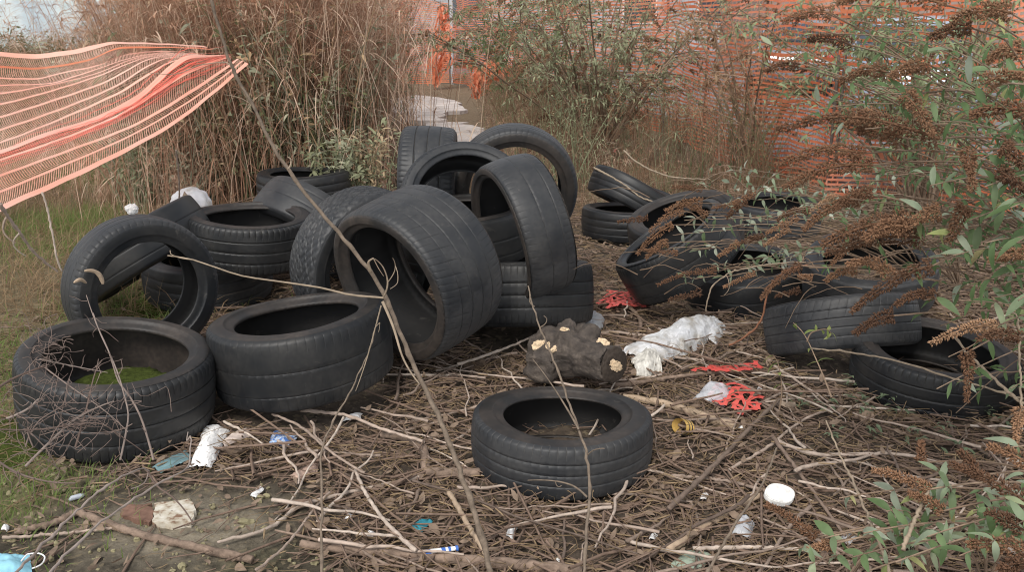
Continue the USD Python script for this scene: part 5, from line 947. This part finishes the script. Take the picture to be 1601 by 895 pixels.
# gold ring
c = G(1068, 668, 0.04); Lr = np.stack([0.042 * np.cos(an), 0.03 * np.sin(an), 0 * an], -1); t = thing('gold_ring', 'gold paper ring with dark stripes beside the split pale wood', 'ring', None, c)
pr = [(1.0, -0.022), (1.0, -0.008), (1.0, 0.008), (1.0, 0.022)]
Rg = look_matrix((-0.75, -0.5, 0.35)); Rg = np.array(Rg)[:3, :3].T
an2 = np.linspace(0, 2 * np.pi, 41)
for nm, z0, z1, rr_, m in (('band', -0.022, 0.022, 1.0, GOLD), ('stripe', -0.013, -0.008, 1.03, DARK), ('stripe', 0.002, 0.007, 1.03, DARK), ('inner_band', -0.021, 0.021, 0.96, GOLD)):
    g_ = np.stack([np.stack([0.036 * rr_ * np.cos(an2), 0.028 * rr_ * np.sin(an2), z + 0 * an2], -1) for z in (z0, z1)]); v, f = grid(g_); mesh(nm, (v @ Rg.T, f), m, P(t))
# squeezed white tube with blue end
t = thing('toothpaste_tube', 'flattened white tube with a blue end at the bottom centre', 'tube'); a0, a1 = G(664, 864, 0.035), G(716, 858, 0.035); dv = a1 - a0; sv = nrm(np.cross(dv, [0, 0, 1.0])); K = 12; tt = np.linspace(0, 1, K)
def tube_part(t0, t1, m, nm, hh=0.006):
    g_ = []
    for s in np.linspace(t0, t1, 8):
        w = 0.012 * (1 - 0.25 * s); h2 = hh * (0.25 + 0.75 * s); a_ = np.linspace(0, 2 * np.pi, 17); g_.append(a0 + dv * s + np.cos(a_)[:, None] * sv * w + np.sin(a_)[:, None] * np.array([0, 0, 1]) * h2)
    mesh(nm, grid(np.array(g_)), m, P(t))
tube_part(0.0, 0.18, BLUEP, 'crimped_end'); tube_part(0.18, 0.92, WHITE, 'tube_body'); tube_part(0.92, 1.0, BLUEP, 'cap', 0.008); tube_part(0.5, 0.62, BLUEP, 'printed_band', 0.0066); tube_part(0.7, 0.78, BLUEP, 'printed_band', 0.0066)
# blue face mask
t = thing('face_mask', 'crumpled light blue face mask with a white ear loop, bottom left corner', 'face mask'); c = np.array([G(x, y) for x, y in [(-40, 935), (-18, 876), (48, 878), (54, 922)]])
u, v_ = np.meshgrid(np.linspace(0, 1, 40), np.linspace(0, 1, 30), indexing='ij'); Pq = c[0] * ((1 - u) * (1 - v_))[..., None] + c[3] * (u * (1 - v_))[..., None] + c[2] * (u * v_)[..., None] + c[1] * ((1 - u) * v_)[..., None]
Pq[..., 2] = hgt(Pq[..., 0], Pq[..., 1]) + 0.012 + 0.03 * np.sin(np.pi * u) * np.sin(np.pi * v_) + 0.006 * np.abs(np.sin(v_ * 12)) + 0.02 * (meshkit.fbm(np.stack([u * 4, v_ * 4, 0 * u], -1), 3, 3) - 0.4)
mesh('mask_panel', grid(Pq), BLUE, P(t)); l = px_line([(50, 890), (66, 882), (70, 872), (58, 866), (42, 868), (32, 880)], None, 0.035, 24); mesh('ear_loop', tubes(l, 0.0022, 6), WHITE, P(t))
# plastic cap scrap and grey lighter-like piece on bare soil
mesh('plastic_scrap', tubes(np.array([G(108, 783, 0.012), G(112, 780, 0.014), G(126, 776, 0.014), G(130, 775, 0.012)]), np.array([0.004, 0.008, 0.008, 0.005]), 10), simple('grey_plastic', (0.4, 0.43, 0.47), 0.4, 0.5, 0.1), label='small grey plastic piece on the soil at the lower left', cat='plastic')
# white bag and rag behind the left tyres
pbag = at(298, 308, 6.0); v, f = ellipsoid(np.array([pbag[0], pbag[1], float(hgt(pbag[0], pbag[1])) + 0.1]), np.array([0.115, 0.1, 0.105]), 4, amp=0.16, sub=4)
pbag[2] = pbag[2]; v = v + (at(298, 321, 6.0) - v.mean(0)) * [0, 0, 1]; tb = thing('white_bag', 'full white bag standing behind the left tyre stack', 'bag'); mesh('bag', (v, f), PLASTIC, P(tb), smooth=30 > 0)
c0 = at(289, 309, 5.87); fl = np.array([c0 + [-0.03, 0, -0.03], c0 + [0.0, -0.005, 0.035], c0 + [0.05, 0.0, -0.035]]); mesh('brown_patch', (np.vstack([fl, fl + [0, 0.01, 0]]), np.array([[0, 2, 1], [3, 4, 5], [0, 1, 4], [0, 4, 3], [1, 2, 5], [1, 5, 4]])), LEAFD, P(tb), smooth=False)
v, f = ellipsoid(at(206, 327, 5.6), np.array([0.035, 0.03, 0.03]), 8, amp=0.4); mesh('paper_scrap', (v, f), WHITE, smooth=False, label='small white scrap left of the white bag', cat='paper')
# broken pale tile and sandy stone on bare soil
slabm = mat('mottled_stone', {'g': ('geometry', {}), 'n': ('noise_texture', {'scale': 40.0, 'detail': 5.0}), 'r': ('rgb_ramp', {'ramp': [(0.36, (0.22, 0.13, 0.08)), (0.48, (0.5, 0.44, 0.34)), (0.7, (0.66, 0.62, 0.54))]}), 'p': ('principled_bsdf', {'roughness': 0.85})}, [('g.position', 'n.vector'), ('n.fac', 'r.fac'), ('r.color', 'p.base_color')], surface='p.BSDF')
slab('stone_slab', [(238, 828), (244, 797), (304, 790), (302, 825)], 0.022, slabm, 'broken pale mottled slab on the bare soil', 0.04, 'slab', jitter=0.005)
slab('brick_fragment', [(186, 812), (200, 797), (240, 796), (237, 824)], 0.016, simple('old_brick', (0.19, 0.11, 0.08), 0.9, 0.2, 0.3, 40.0), 'dull reddish fragment beside the pale mottled slab', 0.04, 'brick', jitter=0.006)
# stump
st = thing('log_stump', 'dark knotty log with pale sawn branch scars in the middle of the litter', 'log', None)
bark = mat('wet_bark', {'g': ('geometry', {}), 'n': ('noise_texture', {'scale': 24.0, 'detail': 7.0, 'roughness': 0.7}), 'r': ('rgb_ramp', {'ramp': [(0.3, (0.022, 0.017, 0.014)), (0.52, (0.06, 0.047, 0.038)), (0.72, (0.125, 0.1, 0.08))]}), 'b': ('bump', {'strength': 0.9, 'distance': 0.012}), 'p': ('principled_bsdf', {'roughness': 0.8})},
    [('g.position', 'n.vector'), ('n.fac', 'r.fac'), ('n.fac', 'b.height'), ('b.normal', 'p.normal'), ('r.color', 'p.base_color')], surface='p.BSDF')
import manifold3d as m3
def disc_hull(a, b, ra, rb, n=18, seed=0):
    """A stout tapered piece of wood with flat broken ends."""
    d = nrm(np.asarray(b, float) - a); u = nrm(np.cross(d, [0.1, 0.2, 1.0])); v = np.cross(d, u); an = np.linspace(0, 2 * np.pi, n + 1)[:-1]; rr = np.random.default_rng(seed)
    return m3.Manifold.hull_points(np.vstack([c + r_ * (1 + 0.14 * rr.normal(0, 1, n).clip(-1, 1))[:, None] * (np.cos(an)[:, None] * u + np.sin(an)[:, None] * v) for c, r_ in ((np.asarray(a), ra), (np.asarray(b), rb))]))
s0, s1 = at(862, 545, 3.98), at(958, 571, 3.72); s0[2] = max(s0[2], 0.09); s1[2] = max(s1[2], 0.075); dq = nrm(s1 - s0)
pk = lambda x, y, d: at(x, y, d)
body = disc_hull(s0 - dq * 0.03, s1, 0.086, 0.068, seed=1) + disc_hull(s0 * 0.75 + s1 * 0.25, pk(888, 503, 4.0), 0.075, 0.03, 12, 2) + disc_hull(s0, pk(838, 536, 4.02), 0.085, 0.05, 14, 3) + disc_hull(s0 * 0.55 + s1 * 0.45, pk(926, 513, 3.9), 0.07, 0.03, 12, 4) + disc_hull(s0 * 0.3 + s1 * 0.7, pk(948, 540, 3.8), 0.06, 0.035, 12, 5) + disc_hull(s0, pk(842, 575, 3.86), 0.08, 0.06, 12, 6) + disc_hull(s0 * 0.7 + s1 * 0.3, pk(915, 506, 4.0), 0.05, 0.014, 10, 7)
body = body.refine_to_length(0.012).to_mesh(); v = np.array(body.vert_properties[:, :3], float); f = np.array(body.tri_verts)
tm = trimesh.Trimesh(v, f, process=True); trimesh.smoothing.filter_taubin(tm, iterations=3); v, f = np.array(tm.vertices), np.array(tm.faces); nn = normals(v, f)
fl = v - np.outer((v - s0) @ dq, dq) * 0.72                                  # noise drawn out along the grain
v = v + nn * ((meshkit.fbm(fl * 38, 4, 7) - 0.5) * 0.034 + (meshkit.noise(v * 14, 3) - 0.5) * 0.03)[:, None]; mesh('bark', (v, f), bark, P(st)); nn = normals(v, f)
CUT = simple('sawn_wood', (0.58, 0.44, 0.29), 0.75, 0.3, 0.3, 90.0, 0.6, 200.0); ENDC = simple('dark_end_grain', (0.045, 0.035, 0.028), 0.85, 0.2, 0.3, 60.0)
def scar(c, n, rx, ry, m, nm, seed, th=0.012, amp=0.5):
    vv, ff = ellipsoid(np.zeros(3), np.array([rx, ry, th]), seed, amp=amp, sub=4); vv[:, 2] += 0.004 * (meshkit.noise(vv * 90, seed) - 0.5); Rm = np.array(look_matrix(n))[:3, :3].T; an = seed * 1.3; Q = np.array([[math.cos(an), -math.sin(an), 0], [math.sin(an), math.cos(an), 0], [0, 0, 1]]); mesh(nm, (vv @ Q.T @ Rm.T + c, ff), m, P(st))
toc = lambda p: nrm(np.array([0, 0, CAMH]) - p)
vis = v[(nn * nrm(np.array([0, 0, CAMH]) - v)).sum(1) > 0.25]
def on_log(px, py):
    d = vis - np.array([0, 0, CAMH]); dn = nrm(d); return vis[np.argmax(dn @ ray(px, py))]
e = s1 + dq * 0.006; scar(e, dq, 0.069, 0.067, ENDC, 'log_end', 1, 0.012, 0.2); scar(e + dq * 0.012, dq, 0.032, 0.02, CUT, 'sawn_scar', 2, 0.006)
for k, (x, y, rx, ry) in enumerate([(844, 540, 0.036, 0.024), (858, 543, 0.022, 0.014), (884, 517, 0.022, 0.012), (921, 517, 0.026, 0.012), (944, 538, 0.034, 0.024), (868, 547, 0.02, 0.014)]):
    p = on_log(x, y); scar(p - toc(p) * 0.002, nrm(toc(p) + [0, 0, 0.5]), rx * 0.82, ry * 0.82, CUT, 'sawn_scar', 10 + k, 0.014)
# larger single dead leaves
for k, (x, y, s, lb) in enumerate([(325, 662, 0.1, 'large curled brown leaf against the large left tyre'), (758, 578, 0.1, 'curled tan leaf in the straw before the very wide tyre'), (655, 670, 0.07, 'brown leaf beside the crooked thick branch'), (500, 832, 0.06, 'small tan leaf near the bottom centre'), (375, 712, 0.09, 'crumpled brown leaf under the folded card'), (1235, 640, 0.09, 'crumpled brown leaf by the red net scraps'), (1350, 665, 0.09, 'orange tan leaf below the flat right tyre'), (950, 828, 0.05, 'rusty leaf below the front centre tyre'), (1205, 560, 0.08, 'tan leaf left of the yellow green sprig')]):
    p = G(x, y, 0.02); rr = np.random.default_rng(300 + k); a = rr.uniform(0, 6.28, 3); vf = leaves(np.tile(p, (3, 1)), np.stack([np.cos(a), np.sin(a), 0.3 + 0 * a], 1), rr.normal(0, 0.5, (3, 3)) + [0, 0, 1], s * rr.uniform(0.6, 1, 3), s * 0.6, rr.uniform(-0.7, 0.7, 3), 0.6, 7)
    v, f = vf; v = v + (meshkit.noise(v * 40, k)[:, None] - 0.5) * 0.015; mesh('dead_leaf', (v, f), LEAFD, label=lb, cat='leaf')
# pale slits in the upright ring tyre and bits of rim left in the chevron one
sl = thing('torn_strip', 'pale torn curved strip stuck in the side of the upright ring tyre', 'strip')
mesh('strip', tubes(px_line([(132, 424), (146, 424), (156, 431), (161, 444)], (3.55, 3.6), n=12), np.array([.003, .005, .006, .007, .007, .007, .008, .008, .008, .008, .007, .005]), 6), PALEWOOD, P(sl))
mesh('strip', tubes(px_line([(116, 442), (124, 438), (135, 443)], (3.55, 3.6), n=9), np.array([.003, .005, .006, .007, .007, .007, .006, .005, .003]), 6), PALEWOOD, P(sl))

# ------------------------------------------------------------------ far background: buildings and parked cars
GLASS = simple('window_glass', (0.05, 0.06, 0.075), 0.12, 0.6, 0.15, 2.0); TYREB = simple('car_tyre', (0.02, 0.02, 0.02), 0.7, 0.3)
def far_building(name, label, x0, x1, y, H, wall, seed, windows=True):
    t = thing(name, label, 'building'); rr = np.random.default_rng(seed); mesh('wall', box(np.array([(x0 + x1) / 2, y + 2.5, H / 2 - 0.3]), (x1 - x0, 5, H + 0.6)), wall, P(t), smooth=False)
    mesh('roof', box(np.array([(x0 + x1) / 2, y + 2.5, H + 0.16]), (x1 - x0 + 0.6, 5.6, 0.3)), simple(f'{name}_roof', (0.24, 0.2, 0.19), 0.9), P(t), smooth=False)
    x = x0 + 1.4
    while windows and x < x1 - 2.4:
        w = rr.uniform(1.2, 2.0); wd = mesh('window', box(np.array([x + w / 2, y - 0.03, 1.9]), (w, 0.1, 1.2)), simple(f'{name}_frame_{int(x*10)%997}', (0.6, 0.6, 0.58), 0.6), P(t), smooth=False); mesh('pane', box(np.array([x + w / 2, y - 0.085, 1.9]), (w - 0.16, 0.03, 1.04)), GLASS, str(wd.GetPath()), smooth=False); x += w + rr.uniform(1.6, 3.2)
    return t
paint = mat('painted_wall', {'g': ('geometry', {}), 'n': ('noise_texture', {'scale': 0.5, 'detail': 6.0}), 'r': ('rgb_ramp', {'ramp': [(0.34, (0.2, 0.36, 0.38)), (0.46, (0.36, 0.48, 0.5)), (0.58, (0.52, 0.57, 0.58)), (0.7, (0.3, 0.38, 0.45))]}), 'p': ('principled_bsdf', {'roughness': 0.85})}, [('g.position', 'n.vector'), ('n.fac', 'r.fac'), ('r.color', 'p.base_color')], surface='p.BSDF')
far_building('painted_shed', 'long pale turquoise painted wall far off at the upper left', -22, -8.5, 27, 4.2, paint, 2, windows=False)
far_building('grey_workshop', 'low grey building far off behind the reeds and the pole', -7.5, 14, 46, 5.2, simple('grey_render', (0.33, 0.34, 0.36), 0.9, 0.2, 0.15, 1.0), 3)
far_building('grey_hall', 'grey building beyond the net fence on the right', 6.5, 24, 26, 4.6, simple('hall_render', (0.27, 0.2, 0.17), 0.9, 0.2, 0.25, 1.0), 4, windows=False)
yard = simple('asphalt', (0.17, 0.165, 0.17), 0.9, 0.2, 0.25, 2.0, 0.4, 60.0)
ys = np.array([[fa[0] + 1.2, fa[1] + 4.0], [fm[0] + 0.5, fm[1] + 0.8], [fn[0] + 0.4, fn[1] + 0.5], [26, fb[1] + 0.5], [26, 45], [-6, 45], [-6, 28.5]]); from shapely.geometry import Polygon
yp = trimesh.creation.extrude_polygon(Polygon(ys), 0.09); yv = np.array(yp.vertices) + [0, 0, -0.03]; mesh('yard_pavement', (yv, np.array(yp.faces)), yard, smooth=False, kind='structure', label='grey asphalt yard beyond the net fence')
def car(label, loc, yaw, paint_m, seed=0):
    t = thing('parked_car', label, 'car', 'cars parked beyond the fence'); R_ = np.array([[math.cos(yaw), -math.sin(yaw), 0], [math.sin(yaw), math.cos(yaw), 0], [0, 0, 1]]); loc = np.array(loc); put = lambda v: v @ R_.T + loc
    xs = np.array([-2.1, -2.05, -1.9, -1.45, -0.9, 0.55, 1.2, 1.75, 2.02, 2.1]); zt = np.array([0.62, 0.82, 0.92, 0.96, 0.97, 0.98, 0.93, 0.84, 0.7, 0.55]); zb = np.array([0.4, 0.3, 0.24, 0.22, 0.2, 0.2, 0.22, 0.24, 0.3, 0.4]); hw = np.array([0.62, 0.74, 0.82, 0.86, 0.87, 0.87, 0.86, 0.82, 0.72, 0.58])
    def loft(xs, zt, zb, hw, e=0.10, n=9):
        rows = []
        for x, a, b, w in zip(xs, zt, zb, hw):
            s = np.linspace(0, 2 * np.pi, 33)[:-1]; cy = np.sign(np.cos(s)) * np.abs(np.cos(s)) ** 0.45; cz = np.sign(np.sin(s)) * np.abs(np.sin(s)) ** 0.5; rows.append(np.stack([x + 0 * s, w * cy, (a + b) / 2 + (a - b) / 2 * cz], -1))
        g_ = np.array(rows); g_ = np.concatenate([g_, g_[:, :1]], 1); v, f = grid(g_); ends = []
        for row, flip in ((g_[0], False), (g_[-1], True)): ends.append((np.vstack([row, row.mean(0)]), np.array([[i, i + 1, len(row)] for i in range(len(row) - 1)])))
        return join([(v, f)] + ends)
    v, f = loft(xs, zt, zb, hw); mesh('body', (put(v), f), paint_m, P(t))
    cx = np.array([-1.75, -1.3, -0.95, 0.1, 0.45, 1.15]); v, f = loft(cx, np.array([0.98, 1.3, 1.42, 1.46, 1.4, 0.98]), np.full(6, 0.85), np.array([0.72, 0.68, 0.66, 0.66, 0.67, 0.74])); mesh('roof', (put(v), f), paint_m, P(t))
    for sx in (-1, 1):
        for (a, b, c_, d) in (((-1.25, 0.98), (-0.95, 1.36), (-0.38, 1.4), (-0.38, 0.98)), ((-0.3, 0.98), (-0.3, 1.4), (0.18, 1.38), (0.9, 0.98))):
            q = np.array([[p[0], sx * (0.755 - 0.2 * (p[1] - 0.98)), p[1]] for p in (a, b, c_, d)]); q = np.vstack([q, q - [0, sx * 0.06, 0]]); mesh('window', (put(q), np.array([[0, 1, 2], [0, 2, 3], [4, 6, 5], [4, 7, 6], [0, 4, 5], [0, 5, 1], [1, 5, 6], [1, 6, 2], [2, 6, 7], [2, 7, 3], [3, 7, 4], [3, 4, 0]])), GLASS, P(t), smooth=False)
    for xs_, zz in (((0.5, 1.13), (1.39, 1.0)), ((-1.34, -1.74), (1.30, 1.0))):
        q = np.array([[xs_[0], -0.6, zz[0]], [xs_[0], 0.6, zz[0]], [xs_[1], 0.68, zz[1]], [xs_[1], -0.68, zz[1]]]); o = np.array([0.03 if xs_[1] > 0 else -0.03, 0, 0.03]); q = np.vstack([q + o, q]); mesh('windscreen', (put(q), np.array([[0, 1, 2], [0, 2, 3], [4, 6, 5], [4, 7, 6], [0, 4, 5], [0, 5, 1], [1, 5, 6], [1, 6, 2], [2, 6, 7], [2, 7, 3], [3, 7, 4], [3, 4, 0]])), GLASS, P(t), smooth=False)
    for x in (-1.3, 1.3):
        for sx in (-1, 1):
            cy_ = trimesh.creation.cylinder(0.31, 0.2, sections=28); Rr = trimesh.transformations.rotation_matrix(np.pi / 2, [1, 0, 0])[:3, :3]; v = np.array(cy_.vertices) @ Rr.T + [x, sx * 0.8, 0.31]; wl = mesh('wheel', (put(v), np.array(cy_.faces)), TYREB, P(t), smooth=False)
            cy_ = trimesh.creation.cylinder(0.2, 0.21, sections=20); v = np.array(cy_.vertices) @ Rr.T + [x, sx * 0.803, 0.31]; mesh('rim', (put(v), np.array(cy_.faces)), POSTM, P(wl), smooth=False)
    for sx in (-1, 1): v, f = ellipsoid(np.array([2.0, sx * 0.5, 0.68]), np.array([0.09, 0.17, 0.08]), 1, amp=0); mesh('headlight', (put(v), f), POSTM, P(t)); v, f = ellipsoid(np.array([-2.02, sx * 0.58, 0.72]), np.array([0.08, 0.12, 0.09]), 1, amp=0); mesh('tail_light', (put(v), f), simple(f'red_lamp_{seed}_{sx+1}', (0.4, 0.02, 0.02), 0.3), P(t))
    return t
silver = mat('car_silver', {'p': ('principled_bsdf', {'base_color': (0.2, 0.21, 0.23), 'metallic': 0.3, 'roughness': 0.3, 'coat_weight': 0.6})}, surface='p.BSDF'); bluepaint = mat('car_blue', {'p': ('principled_bsdf', {'base_color': (0.3, 0.36, 0.44), 'metallic': 0.2, 'roughness': 0.3, 'coat_weight': 0.6})}, surface='p.BSDF')
q = at(742, 60, 30.0); car('silver car seen past the grey pole of the net fence', (q[0] + 0.4, q[1], 0.06), 2.6, silver, 1)
q = at(1430, 130, 14.0); car('pale blue car glimpsed through the net behind the near bush', (q[0] + 0.2, q[1] + 1.0, 0.06), 1.25, bluepaint, 2)
q = at(1250, 100, 18.0); car('silver car standing behind the net right of the middle bush', (q[0] + 0.8, q[1] + 3.0, 0.06), 1.3, silver, 3)
